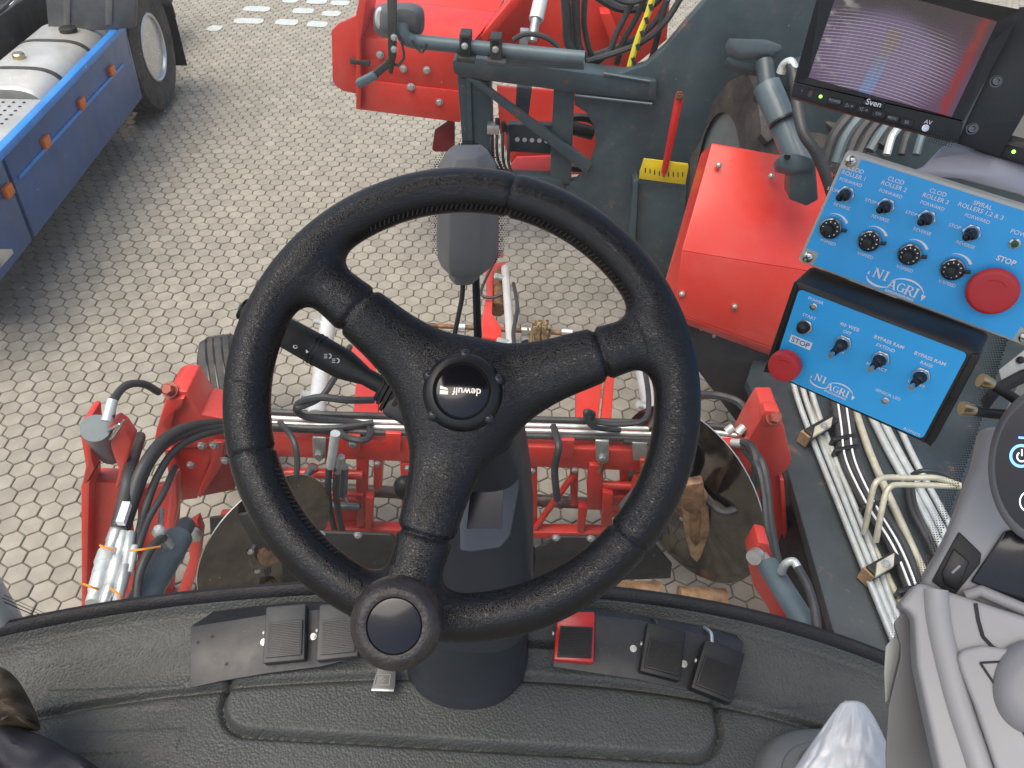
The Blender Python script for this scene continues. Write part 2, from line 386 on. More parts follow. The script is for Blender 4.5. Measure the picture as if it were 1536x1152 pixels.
for c in vis:
    o = bpy.data.objects.new('paver', hm); COL.objects.link(o); o.parent = g
    o.location = c[0]+V((random.uniform(-.0012, .0012), random.uniform(-.0012, .0012), random.uniform(-.0015, .001)))
    o.rotation_euler = (random.uniform(-.012, .012), random.uniform(-.012, .012), -math.radians(0)+YAW+random.choice(range(6))*math.pi/3)
VV = []; FF = []
for c in cells:
    if id(c) in visid: continue
    a = YAW+random.uniform(-.02, .02); ca, sa = math.cos(a), math.sin(a); o = len(VV); dz = random.uniform(-.0015, .001); tx, ty = random.uniform(-.014, .014), random.uniform(-.014, .014)
    for x, y, z in HV: VV.append((x*ca-y*sa+c[0].x, x*sa+y*ca+c[0].y, z+dz+tx*x+ty*y))
    FF += [tuple(i+o for i in f) for f in HF]
me = bpy.data.meshes.new('paver_field'); me.from_pydata(VV, [], FF); me.materials.append(PAVE)
pf = bpy.data.objects.new('paver_field', me); COL.objects.link(pf); pf.parent = g; pf['kind'] = 'stuff'
far = MB()
far.add([(-400, 13.4, -.004), (400, 13.4, -.004), (400, 400, -.004), (-400, 400, -.004)], [(0, 1, 2, 3)]); far.build('far_paving', PAVE, g)
# painted dashes on the far paving
for k, (x, y, hw) in enumerate([(385, 13, 20), (455, 16, 16), (497, 20, 14), (373, 31, 22), (430, 33, 17), (476, 36, 15), (322, 42, 10), (475, 2, 15), (436, 0, 12), (510, 4, 14)]):
    a = az(x-hw, y-.6, .004); b = az(x+hw, y+.8, .004); d = (b-a); n_ = V((-d.y, d.x, 0)).normalized()*.10; pts = []
    for q in range(20):
        t = 2*math.pi*q/20; e = .55; cx = math.copysign(abs(math.cos(t))**e, math.cos(t)); sy = math.copysign(abs(math.sin(t))**e, math.sin(t))
        pts.append((a+b)/2+d*.5*cx+n_*sy*(1+random.uniform(-.1, .1)))
    MB().add(pts, [tuple(range(20))]).build('painted_dash', PAINT, g, fixn=False)

# ================================================================== cab floor, screen, pillars
FZ = 1.62
_ep = [az(x, y, FZ+.056) for x, y in ((-40, 952), (60, 930), (180, 908), (300, 893), (480, 880), (768, 877), (1000, 899), (1150, 928), (1290, 970), (1340, 992))]
_ec = np.polyfit([p.x for p in _ep], [p.y for p in _ep], 4)
def Yf(x): return float(np.polyval(_ec, x))
def smooth01(t): t = np.clip(t, 0, 1); return t*t*(3-2*t)
def floor_h(x, y):
    yf = np.polyval(_ec, x); s = yf-y
    h = .030*(1-smooth01((s-.028)/.10)) + .022*(1-smooth01((s-.004)/.024))
    h -= .013*np.exp(-((s-.150)/.0065)**2)*(1-smooth01((np.abs(x+.02)-.0)/.0+0) if False else 1)
    h -= .004*smooth01((s-.15)/.012)
    # raised centre panel
    c0 = CEN; hx, hy, r = CHX, CHY, .05
    qx = np.abs(x-c0[0])-hx+r; qy = np.abs(y-c0[1])-hy+r
    sd_ = np.sqrt(np.maximum(qx, 0)**2+np.maximum(qy, 0)**2)+np.minimum(np.maximum(qx, qy), 0)-r
    h += .008*(1-smooth01((sd_+.006)/.010)) - .012*np.exp(-((sd_-.007)/.0048)**2)
    # faint embossed strips on the left
    for (cx, cy, a, b) in STR:
        dx = np.abs(x-cx)-a; dy = np.abs(y-cy-.10*(x-cx))-b; sd2 = np.maximum(dx, dy)
        h += .0022*(1-smooth01((sd2+.002)/.004))
    return h
_a = az(340, 1050, FZ); _b = az(1072, 1075, FZ); _t = az(700, 1010, FZ); _bt = az(700, 1113, FZ)
CEN = ((_a.x+_b.x)/2, (_t.y+.05+_bt.y)/2); CHX = (_b.x-_a.x)/2; CHY = (_t.y+.05-_bt.y)/2
def _st(p, q): a = az(*p, FZ); b = az(*q, FZ); return ((a.x+b.x)/2, (a.y+b.y)/2, abs(b.x-a.x)/2, .017)
STR = [_st((60, 1062), (272, 1035)), _st((110, 1118), (270, 1104)), _st((1130, 1052), (1300, 1100))]
nx, ny = 440, 330
xs = np.linspace(-.98, .82, nx); VV = []; FF = []
for i in range(nx):
    y1 = Yf(xs[i]); ys = y1-np.concatenate([np.linspace(0, .2, 110), np.linspace(.203, .62, ny-150), np.linspace(.63, .95, 40)])
    hh = floor_h(np.full(ny, xs[i]), ys)
    VV += [(xs[i], ys[k], FZ+hh[k]) for k in range(ny)]
FF = [(i*ny+k, i*ny+k+1, (i+1)*ny+k+1, (i+1)*ny+k) for i in range(nx-1) for k in range(ny-1)]
mb = MB(); mb.v = [V(v) for v in VV]; mb.f = FF
fl = mb.build('cab_floor', MAT, smooth=True); tag(fl, 'pebbled grey rubber mat covering the cab floor', kind='structure')
ROOT[fl.name] = V((0, 0, 0))
# windscreen
def Gy(x, z): return Yf(x)+.014+.085*(z-FZ)
gr = thing('windscreen', 'large curved clear windscreen pane at the front of the cab', 'windscreen', (0, .8, FZ))
GXL, GXR = -.83, .69
def gx(t, z): l = GXL; r = GXR-.05*(z-FZ); return l+(r-l)*t
VV = []; n1, n2 = 60, 30
for i in range(n1+1):
    for k in range(n2+1):
        z = FZ+.045+(3.5-FZ)*k/n2; x = gx(i/n1, z); VV.append((x, Gy(x, z), z))
mb = MB(); mb.v = [V(v) for v in VV]; mb.f = [(i*(n2+1)+k, (i+1)*(n2+1)+k, (i+1)*(n2+1)+k+1, i*(n2+1)+k+1) for i in range(n1) for k in range(n2)]
mb.build('pane', GLASSM, gr, smooth=True, fixn=False)
# dark folded strip and rubber seal along the lower edge
rg = []
for x in np.linspace(-.96, GXR+.03, 70):
    y = Yf(x); rg.append([V((x, y+.012, FZ+.04)), V((x, y+.010, FZ+.060)), V((x, y+.002, FZ+.063)), V((x, y-.004, FZ+.060)), V((x, y-.011, FZ+.050)), V((x, y-.013, FZ+.036)), V((x, y, FZ+.02))])
MB().loft(rg).build('edge_strip', SEAL, gr, smooth=True)

sp = [V((x, Yf(x)+.004, FZ+.047)) for x in np.linspace(GXL, GXR, 40)]
MB().tube(sp, .0085, 8, smooth=False).build('seal', SEAL, gr, smooth=True)
def on_glass(px, py):
    d = ray(px, py); t = 1.0
    for _ in range(40):
        P = CE+d*t; t *= (Gy(P.x, P.z)/P.y)
    return CE+d*t
# printed dots round the wiper motor and along the right edge
mb = MB()
def dot(P, r, n_=V((0, -1, .08))):
    x, y, z = frame_of(n_); mb.add([P+(x*math.cos(q*math.pi/3)+y*math.sin(q*math.pi/3))*r+z*.0012 for q in range(6)], [tuple(range(6))])
for iy in range(58):
    for ix in range(34):
        px = 640+ix*3.9+(iy % 2)*1.95; py = 212+iy*3.4
        dx = max(abs(px-703)-30, 0); e = ((px-703)/60)**2+((py-300)/92)**2
        hw = 42 if py > 245 else 42-(245-py)*.9
        dd = abs(px-703)-hw
        if dd < 20 and py > 226-max(0, 20-abs(px-703)*.6) and py < 395-max(0, dd)*2: dot(on_glass(px, py), .00135*(1-max(0, dd)/26))
for k in range(150):
    for j in range(7):
        t = k/150; px = 1345+(1537-1345)*t**.85; py = 955-(955-430)*t
        P = on_glass(px-4-j*4.0+(k % 2)*2, py+(k % 2)*0); dot(P, .0016*(1-j/9))
for k in range(46):
    for j in range(3): dot(on_glass(2+k*1.4+j*2.5, 900+k*.62-j*4), .0018*(1-j/5))
o = mb.build('frit_dots', BLKP, gr, fixn=False); o['kind'] = 'stuff'
# right and left corner posts
def pillar(name, label, side):
    t = thing(name, label, 'cab pillar', (.7*side, .72, FZ)); m_ = MB()
    rings = []
    for z in np.linspace(FZ-.02, 3.5, 14):
        x = gx(1 if side > 0 else 0, z); y = Gy(x, z); a = V((x-side*.004, y+.012, z)); 
        rings.append([a, a+V((side*.002, -.030, 0)), a+V((side*.085, -.10, 0)), a+V((side*.17, -.12, 0)), a+V((side*.18, .06, 0)), a+V((side*.05, .05, 0))])
    m_.loft(rings).build('post', PILL, t, bevel=.006)
    return t
pillar('cab_pillar', 'pale grey cab corner post beside the blue switch boxes', 1)
pillar('cab_pillar', 'pale grey cab corner post at the brown cloth side of the floor', -1)

WHTR = M('roof_lining', (.22, .22, .22), .8)
rf = thing('shade_roof', 'unseen grey roof panel cropped and raised to shade the cab', 'roof', (0, -.1, 3.5))
MB().plate([V((-.72, -.12, 3.5)), V((.60, -.12, 3.5)), V((.60, .60, 3.5)), V((.5, .80, 3.5)), V((-.5, .80, 3.5)), V((-.72, .60, 3.5))], V((0, 0, .12))).build('shade_roof_panel', WHTR, rf, bevel=.02)  # out-of-view roof, sized and raised to control the light inside the cab
# ================================================================== steering wheel
EL = math.radians(50); WN = V((0, -math.cos(EL), math.sin(EL))); WX = V((1, 0, 0)); WY = WN.cross(WX); WC = ad(694, 594, .63)
sw = thing('steering_wheel', 'black leather three spoke steering wheel with stitched seams', 'steering wheel', tuple(WC))
def wl(px, py):                                    # pixel -> wheel plane coordinates
    q = apl(px, py, WC, WN)-WC; return np.array([q.dot(WX), q.dot(WY)])
RR, TR = .1805, .0195
h_ = .002; xs = np.arange(-.212, .2125, h_); zs = np.arange(-.046, .031, h_)
X, Y, Z = np.meshgrid(xs, xs, zs, indexing='ij')
rad = np.sqrt(X*X+Y*Y); 
rim = np.sqrt((rad-RR)**2+(Z*1.06)**2)-TR
hub = np.array([.0, .0]); ends = [wl(447, 392), wl(988, 503), wl(612, 895)]
d = rim.copy(); sp_all = None
for e in ends:
    e = e/np.linalg.norm(e)*RR; ax_ = e; L2 = (ax_**2).sum(); t = np.clip((X*ax_[0]+Y*ax_[1])/L2, 0, 1)
    dx, dy = X-ax_[0]*t, Y-ax_[1]*t; zc = -.016*(1-smooth01((t-.15)/.7))-.002
    r_in = .0230+.0035*np.sin(np.clip((t-.1)/.62, 0, 1)*math.pi)-.002*smooth01((t-.7)/.2); lat = np.sqrt(dx*dx+dy*dy)
    q = np.sqrt((lat/r_in)**2+((Z-zc)/.0145)**2); sd_ = (q-1)*np.minimum(r_in, .017)
    sp_all = sd_ if sp_all is None else smin(sp_all, sd_, .024)
hubd = (np.sqrt((rad/.050)**2+((Z+.018)/.016)**2)-1)*.018
sp_all = smin(sp_all, hubd, .02)
d = np.where(rad < RR+.004, smin(d, sp_all, .020), d); d = np.where(rad >= RR+.004, rim, np.where(rad > RR-.012, d+(rim-d)*smooth01((rad-RR+.012)/.016), d))
# seams
seams = [wl(768, 290), wl(362, 684), wl(968, 828)]
for s_ in seams:
    s_ = s_/np.linalg.norm(s_); along = np.abs(-X*s_[1]+Y*s_[0]); sel = (X*s_[0]+Y*s_[1]) > .12
    d = d+np.where(sel, .0024*np.exp(-(along/.0017)**2), 0)
ssp = [wl(540, 458), wl(903, 534), wl(645, 805)]; ssr = []
for s_, e in zip(ssp, ends):
    e = e/np.linalg.norm(e); rs = float(s_@e); ssr.append((e, rs)); t = X*e[0]+Y*e[1]; lat = np.abs(-X*e[1]+Y*e[0])
    d = d+np.where(lat < .05, .0030*np.exp(-((t-rs)/.0022)**2), 0)
vv, qq = surface_nets(d, np.array([xs[0], xs[0], zs[0]]), h_)
cen = vv[qq].mean(1); cls = np.full(len(qq), -1)
for k, (e, rs) in enumerate(ssr): pass
inner = np.linalg.norm(cen[:, :2], axis=1) < .162
isc = np.zeros(len(qq), bool)
for e, rs in ssr:
    t = cen[:, 0]*e[0]+cen[:, 1]*e[1]; lat = np.abs(-cen[:, 0]*e[1]+cen[:, 1]*e[0]); isc |= (t > 0) & (t < rs) & (lat < .055)
isc |= np.linalg.norm(cen[:, :2], axis=1) < .06
ang = np.arctan2(cen[:, 1], cen[:, 0]); sa = sorted(math.atan2(s_[1], s_[0]) for s_ in seams)
seg = np.searchsorted(sa, ang) % 3
wm = np.array([list(WX), list(WY), list(WN)])
th = np.arctan2(vv[:, 1], vv[:, 0]); rd = np.linalg.norm(vv[:, :2], axis=1); ph = np.arctan2(vv[:, 2], rd-RR)
onr = rd > .158
G = np.where(onr[:, None], np.stack([th*RR*1.6, (rd-RR)*.55, vv[:, 2]*.55], 1), vv)
def emit_wheel(mask, name):
    f = qq[mask]; u, inv = np.unique(f, return_inverse=True); W = vv[u]@wm
    me = bpy.data.meshes.new(name); me.from_pydata(W.tolist(), [], inv.reshape(f.shape).tolist()); me.materials.append(LEATH)
    at = me.attributes.new('grain', 'FLOAT_VECTOR', 'POINT'); at.data.foreach_set('vector', G[u].astype(np.float32).ravel())
    me.polygons.foreach_set('use_smooth', [True]*len(f)); bm = bmesh.new(); bm.from_mesh(me)
    bmesh.ops.smooth_vert(bm, verts=[v for v in bm.verts if not v.is_boundary], factor=.35, use_axis_x=True, use_axis_y=True, use_axis_z=True); bm.to_mesh(me); bm.free()
    o = bpy.data.objects.new(name, me); COL.objects.link(o); o.parent = sw; return o
for k in range(3): emit_wheel(~isc & (seg == k), 'rim_cover')
emit_wheel(isc, 'spoke_cover')
# stitches along the inner side of the rim
def wp(x, y, z=0.): return WC+WX*x+WY*y+WN*z
mb = MB(); a0 = math.radians(35)
for a in np.arange(math.radians(28), math.radians(122), .026):
    r0 = RR-TR*.84; p = wp(r0*math.cos(a), r0*math.sin(a), TR*.52); q = wp((r0-.0035)*math.cos(a+.012), (r0-.0035)*math.sin(a+.012), TR*.40); mb.tube([p, q], .0006, 5, smooth=False)
for a in np.arange(math.radians(205), math.radians(235), .026):
    r0 = RR-TR*.84; p = wp(r0*math.cos(a), r0*math.sin(a), TR*.52); q = wp((r0-.0035)*math.cos(a+.012), (r0-.0035)*math.sin(a+.012), TR*.40); mb.tube([p, q], .0006, 5, smooth=False)
mb.build('stitching', BLKM, sw, smooth=True)['kind'] = 'stuff'
# hub cap
hc = WC+WX*.000+WY*.003
n = 80; prof = [(.0335, -.012), (.0335, .002), (.032, .0075), (.029, .0105), (.0245, .0115), (.0225, .0095), (.0222, .0085)]
rings = []
for r, h in prof:
    ring = []
    for q in range(n):
        a = 2*math.pi*q/n; rr = r; hh = h
        for na in ():
            da = (a-math.radians(na)+math.pi) % (2*math.pi)-math.pi
            kf = math.exp(-(da/.11)**2)
            if r > .024: hh = h-kf*.006*(1 if r > .028 else .6); rr = r-kf*.002
        ring.append(hc+WX*rr*math.cos(a)+WY*rr*math.sin(a)+WN*hh)
    rings.append(ring)
cap = MB().loft(rings, cap=False).build('hub_cap', BLKP, sw, smooth=True)
MB().lathe(hc, WN, [(.0222, .006), (.0222, .0088), (.0215, .0092), (.0001, .0094)], 48).build('hub_badge', BLKG, cap, smooth=True)
MB().lathe(hc, WN, [(.0222, .0092), (.0226, .0099), (.0222, .0102), (.0217, .0095)], 48, cap=False).build('badge_ring', BLKM, cap, smooth=True)
wpan = Panel(694, 594, .63, WN, (600, 594), (760, 594)); wpan.P = hc; wpan.x = WX; wpan.y = WY
mb = MB(); vs_, fs = text_mesh('dewulf', .0088, .00012)
for (v) in [0]: mb.add([hc+WX*(-v_.x+.004)+WY*(-v_.y)+WN*.0098 for v_ in vs_], fs)
mb.add([hc+WX*x+WY*y+WN*.0098 for x, y in ((-.0185, -.0035), (-.0115, -.0035), (-.0115, -.0005), (-.0185, .0))], [(0, 1, 2, 3)])
mb.add([hc+WX*x+WY*y+WN*.0098 for x, y in ((-.0185, .0008), (-.0115, .0003), (-.0125, .0018), (-.0185, .0036))], [(0, 1, 2, 3)])
mb.build('badge_lettering', SILV, cap, fixn=False)
for na in (90, 158, 22, 222, 318):
    a = math.radians(na); MB().sphere(hc+(WX*math.cos(a)+WY*math.sin(a))*.0312+WN*.0052, .0052, 14, (1, 1, 1)).build('cap_notch', M('notch_gloss', (.05, .05, .055), .18, metal=.4), cap, smooth=True)
# spinner knob
kp = wl(612, 905); kp = kp/np.linalg.norm(kp)*RR; KC = wp(kp[0], kp[1], TR*.9)
MB().cyl(KC-WN*.004, KC+WN*.022, .013, 20).build('knob_stem', BLKP, sw, smooth=True)
KM = M('worn_knob', (.035, .030, .030), .34, var=.35, vs_=60, bump=.35, bs=260, rust=0)
kc = KC+WN*.034
kn = MB().lathe(kc, WN, [(.016, -.020), (.026, -.018), (.0325, -.010), (.0345, -.001), (.033, .007), (.029, .0125), (.024, .0145), (.0205, .0135), (.0195, .011)], 48, cap=True).build('spinner_knob', KM, sw, smooth=True)
MB().lathe(kc, WN, [(.0196, .0090), (.0194, .0128), (.017, .0134), (.0001, .0138)], 40).build('knob_cap', BLKG, kn, smooth=True)

# ================================================================== steering column
scn = thing('steering_column', 'dark blue grey plastic steering column standing on the floor', 'steering column', tuple(az(701, 985, FZ)))
def sring(c, rx, ry, e=.62, n=40, xa=V((1, 0, 0)), ya=V((0, 1, 0))):
    out = []
    for q in range(n):
        t = 2*math.pi*q/n; cx = math.copysign(abs(math.cos(t))**e, math.cos(t)); sy = math.copysign(abs(math.sin(t))**e, math.sin(t)); out.append(V(c)+xa*rx*cx+ya*ry*sy)
    return out
b0 = az(701, 985, FZ-.02)
MB().loft([sring(b0+V((0, 0, z)), r, r*.98, .9) for z, r in ((0, .1085), (.02, .1085), (.050, .107), (.058, .1045), (.062, .1040), (.20, .0985), (.33, .093))]).build('column_base', COLP, scn, smooth=True)
ya = V((0, .93, .36)).normalized()
mid = [(ad(704, 880, 1.06), .090, .088), (ad(704, 820, .985), .084, .080), (ad(706, 770, .935), .078, .072), (ad(707, 725, .885), .071, .062), (ad(707, 690, .84), .064, .055), (ad(706, 655, .795), .057, .048), (ad(705, 630, .745), .045, .04)]
MB().loft([sring(c, rx, ry, .62, 40, V((1, 0, 0)), ya) for c, rx, ry in mid]).build('column_shroud', COLP, scn, smooth=True)
# front face panel with display
pn = Panel(735, 760, .79, WN*.6-ray(735, 760).normalized()*.4, (700, 760), (770, 760))
face = [(688, 684), (700, 668), (756, 668), (780, 676), (778, 735), (765, 805), (750, 822), (706, 828), (690, 826)]
fp = MB().plate([pn.at(*q) for q in face], -pn.n*.03).build('display_housing', COLP2, scn, bevel=.003)
MB().plate([pn.at(*q, .0008) for q in [(706, 735), (755, 735), (752, 792), (700, 793)]], -pn.n*.004).build('display', BLKG, fp)
MB().cyl(ad(700, 640, .68), ad(704, 660, .80), .027, 28).build('column_neck', BLKP, scn, smooth=True)
mb = MB(); c = ad(609, 732, .90)
for dz, r in ((0, 1),): mb.sphere(c, .0155, 16, (1, .8, 1.25))
mb.tube([c, ad(640, 735, .90)], .009, 10, smooth=False); mb.build('tilt_lever', BLKP, scn, smooth=True)
# stem joint seam line on the base
pb = MB()
for a in (-.95, .25): 
    pass
# ================================================================== indicator stalk
st = thing('indicator_stalk', 'black indicator stalk with white lamp symbols under the wheel', 'stalk', tuple(ad(600, 590, .72)))
S0, S1 = ad(652, 622, .715), ad(362, 462, .70); sd_ = (S1-S0).normalized()
def sa(t): return S0+(S1-S0)*t
mb = MB(); mb.obox(sa(.08), sd_*.026, sd_.cross(WN).normalized()*.023, WN*.017); mb.build('switch_body', BLKP, st, bevel=.004)
mb = MB()
for k, (t, r) in enumerate(((.175, .021), (.20, .0185), (.22, .0215), (.245, .0175), (.265, .0155))): mb.cyl(sa(t), sa(t+.016), r, 24)
mb.build('gaiter', RUBB, st, smooth=True)
u = sd_.cross(WN).normalized()
MB().loft([sring(sa(t), a, b, .8, 24, u, WN) for t, a, b in ((.25, .0085, .0085), (.36, .0085, .0085), (.42, .012, .0095), (.47, .0145, .0105), (.60, .015, .0105), (.76, .0145, .0105), (.90, .011, .0085), (.985, .0095, .008), (1.0, .006, .005))]).build('lever', BLKM, st, smooth=True)
for t in (.60, .62, .985): MB().loft([sring(sa(t), .0156 if t < .9 else .0105, .011 if t < .9 else .009, .8, 24, u, WN), sring(sa(t+.006), .0156 if t < .9 else .0105, .011 if t < .9 else .009, .8, 24, u, WN)]).build('grip_ring', BLKP, st, smooth=True)
# symbols
sym = MB(); spn = Panel(470, 525, .70, WN, (440, 510), (500, 535)); 
def tri(mb_, p, pts, h): mb_.add([spn.at(p[0]+a, p[1]+b, 0) for a, b in pts], [tuple(range(len(pts)))])
spn.P = sa(.62)+WN*.0118; spn.m = pxm(spn.P)
tri(sym, (459, 527), [(0, -3), (4.5, 1), (0, 3)], 0)
for dx, dy in ((493, 534), (505, 541)):
    pts = [(5*math.cos(t), 5*math.sin(t)) for t in np.linspace(-1.5, 1.5, 9)]; sym.add([spn.at(dx+a*.9, dy+b*.8) for a, b in pts+[(p[0]*.65, p[1]*.65) for p in pts[::-1]]], [tuple(range(18))])
    for k in range(3): sym.add([spn.at(dx+a, dy+b) for a, b in ((-7, -3+k*2.6), (-2, -3+k*2.6), (-2, -2+k*2.6), (-7, -2+k*2.6))], [(0, 1, 2, 3)])
pts = [(3.6*math.cos(t), 3*math.sin(t)) for t in np.linspace(0, 5.6, 14)]; sym.add([spn.at(443+a, 520+b) for a, b in pts+[(p[0]*.6, p[1]*.6) for p in pts[::-1]]], [tuple(range(28))])
sym.build('symbols', WPRT, st, fixn=False)

# ================================================================== foot switches
PN = V((0, -.30, .954)).normalized(); PP = az(700, 1000, FZ+.028)
fpn = Panel(700, 1000, (PP-CE).dot(CF), PN, (600, 1000), (800, 1000)); fpn.P = PP; fpn.m = pxm(PP)
def bracket(name, label, front, top, holes, bolts):
    t = thing(name, label, 'bracket', tuple(fpn.at(*front[0])))
    pl = MB().plate([fpn.at(*q) for q in front], -PN*.003).build('face_plate', PLATE, t, bevel=.0008)
    MB().plate([fpn.at(*top[0], .0), fpn.at(*top[1], 0.)]+[fpn.at(*q)+V((0, .0, -.012)) for q in top[2:]], -PN*.003+V((0, .002, 0))).build('top_flange', PLATE, t, bevel=.0006)
    for q in holes: MB().lathe(fpn.at(*q, .0003), PN, [(.0028, 0), (.0028, .0004)], 12).build('hole', SEAL, t)
    for q in bolts: MB().lathe(fpn.at(*q), PN, [(.006, 0), (.006, .0012), (.0042, .0014), (.004, .004), (.0018, .0042), (.0016, .002)], 16).build('screw', ZINC, t, smooth=True)
    return t
bracket('switch_bracket', 'black bent sheet metal bracket carrying two grey foot switches', [(286, 940), (400, 922), (540, 908), (543, 985), (480, 1000), (400, 1010), (330, 1022), (285, 1032)], [(286, 940), (540, 908), (536, 897), (430, 899), (318, 912), (300, 924)], [(297, 964), (340, 996), (318, 955)], [(396, 963), (470, 955)])
bracket('switch_bracket', 'black bent sheet metal bracket carrying one red and two black foot switches', [(834, 925), (880, 921), (960, 930), (1116, 966), (1110, 985), (1085, 1040), (1025, 1035), (960, 1020), (830, 1000)], [(834, 925), (1116, 966), (1108, 948), (1060, 935), (900, 908), (850, 905)], [], [(950, 973), (1026, 996)])
def foot_switch(label, corners, mat, padmat, group=None, hgt=.024):
    """corners: top-left, top-right, bottom-right, bottom-left pixels of the housing"""
    c = [fpn.at(*q, hgt) for q in corners]; ctr = sum(c, V())/4
    t = thing('foot_switch', label, 'foot switch', tuple(ctr-PN*hgt), group)
    b = MB().plate(c, -PN*hgt).build('housing', mat, t, bevel=.003)
    ex = (c[1]-c[0]+c[2]-c[3])/2; ey = (c[3]-c[0]+c[2]-c[1])/2
    pc = [c[0]+ex*.10+ey*.30, c[0]+ex*.94+ey*.30, c[0]+ex*.93+ey*.92, c[0]+ex*.07+ey*.92]; pc = [p+PN*.0045 for p in pc]
    pad = MB().plate(pc, -PN*.006).build('pad', padmat, t, bevel=.001)
    r = MB(); n = 19
    for k in range(n):
        t0 = (k+.5)/n; a = pc[0]+(pc[3]-pc[0])*(.04+.92*t0)+(pc[1]-pc[0])*.04; b_ = pc[1]+(pc[2]-pc[1])*(.04+.92*t0)-(pc[1]-pc[0])*.04
        r.bar(a+PN*.0006, b_+PN*.0006, (ey.length*.62/n)*.5, .0014, up=PN)
    rr = r.build('ridges', padmat, pad); rr['kind'] = 'stuff'
    MB().lathe(ctr-ex*.53-ey*.06-PN*.012, -ex, [(.004, 0), (.004, .003)], 10).build('hinge_pin', ZINC, t)
    return t
foot_switch('grey ribbed foot switch closest to the bare end of the black bracket', [(404, 915), (463, 910), (461, 993), (399, 999)], PEDL, PEDL)
foot_switch('grey ribbed foot switch beside the steering column', [(483, 912), (537, 907), (540, 988), (478, 995)], PEDL, PEDL)
foot_switch('bright red foot switch with black ribbed pad', [(834, 922), (890, 922), (888, 998), (829, 993)], REDB, BLKM)
s1 = foot_switch('black foot switch between the red one and the tilted outer one', [(968, 937), (1024, 952), (1016, 1025), (956, 1010)], BLKM, BLKM)
s2 = foot_switch('tilted black foot switch overhanging the outer end of its bracket', [(1052, 964), (1110, 985), (1090, 1059), (1030, 1035)], BLKM, BLKM, hgt=.030)
MB().tube([fpn.at(978, 928, -.004), fpn.at(981, 934, .016), fpn.at(984, 945, .014)], .0032, 8).build('lead', HOSE, s1, smooth=True)
MB().tube([fpn.at(1058, 940, -.006), fpn.at(1064, 952, .012), fpn.at(1064, 970, .018)], .0032, 8).build('lead', ZINC, s2, smooth=True)
# small metal pedal with a raised emblem
pt = thing('brake_latch', 'small metal latch pedal with stamped emblem beside the column base', 'pedal', tuple(az(578, 1020, FZ)))
lat = [(573, 985), (596, 985), (594, 1030), (592, 1040), (558, 1036), (562, 1022)]
lp = MB().plate([fpn.at(q[0], q[1], .012) for q in lat], -PN*.006).build('tongue', M('latch_grey', (.10, .105, .105), .45, metal=.3), pt, bevel=.0012)
MB().plate([fpn.at(*q, .0128) for q in [(559, 1034), (592, 1035), (592, 1039), (558, 1038)]], -PN*.007).build('worn_edge', ZINC, lp, bevel=.001)
mb = MB(); LP = M('latch_relief', (.2, .2, .2), .4, metal=.4)
for a, b in (((574, 993), (578, 1007)), ((578, 1007), (588, 991))): mb.bar(fpn.at(*a, .0125), fpn.at(*b, .0125), .0018, .002, PN)
for a, b in (((566, 1014), (587, 1014)), ((587, 1014), (585, 1029)), ((585, 1029), (563, 1029)), ((563, 1029), (566, 1014))): mb.bar(fpn.at(*a, .0125), fpn.at(*b, .0125), .0014, .002, PN)
fpn.text(mb, 'db', 575, 1021.5, 7, .0135, .01)
mb.build('emblem', LP, lp)
# ================================================================== switch boxes
def back_shift(px, py, sx, sy, Z):
    """normal so that the back of the panel shifts by (sx, sy) pixels per 60 mm of depth"""
    d = ray(px, py).normalized(); k = Z/FPX/.06
    return (-d + (-CR*sx + CU*sy)*k).normalized()
def word(par, pn, st_, px, py, cap, **k):
    m_ = MB(); pn.text(m_, st_, px, py, cap, **k); o_ = m_.build('lettering', WPRT, par, fixn=False); o_['kind'] = 'stuff'
def toggle(par, pn, px, py, dx, dy, name='toggle_switch', r=13.2, boot=True):
    m_ = pn.m; c = pn.at(px, py); 
    t = MB().lathe(c, pn.n, [(r*m_, 0), (r*m_, .0028), (r*m_*.92, .0034)], 6, up=pn.y).build(name, CHRM, par, bevel=.0003)
    MB().lathe(c, pn.n, [(r*m_*.80, .003), (r*m_*.78, .0055), (r*m_*.70, .0065), (r*m_*.66, .0058)], 24).build('ring', CHRM, t, smooth=True)
    d_ = pn.n*.012+(CR*dx-CU*dy)*m_*.75
    MB().tube([c+pn.n*.003, c+pn.n*.008+d_*.15, c+pn.n*.004+d_*.55, c+d_*1.0+pn.n*.003, c+d_*1.05+pn.n*.003], [r*m_*.66, r*m_*.60, r*m_*.52, r*m_*.44, r*m_*.40, r*m_*.3], 16).build('lever', BLKP, t, smooth=True)
    return t, c+d_*1.05+pn.n*.003, d_.normalized()
def screw(par, pn, px, py, r=8.):
    m_ = pn.m; c = pn.at(px, py)
    s_ = MB().lathe(c, pn.n, [(r*m_, 0), (r*m_, .001), (r*m_*.8, .0019), (0.0001, .0022)], 24).build('screw', CHRM, par, smooth=True)
    k = MB(); a = math.radians(28)
    for q in (0, math.pi/2):
        u = pn.x*math.cos(a+q)+pn.y*math.sin(a+q); k.bar(c+pn.n*.0021-u*r*m_*.55, c+pn.n*.0021+u*r*m_*.55, r*m_*.2, .0006, pn.n)
    k.build('cross_slot', BLKP, s_)
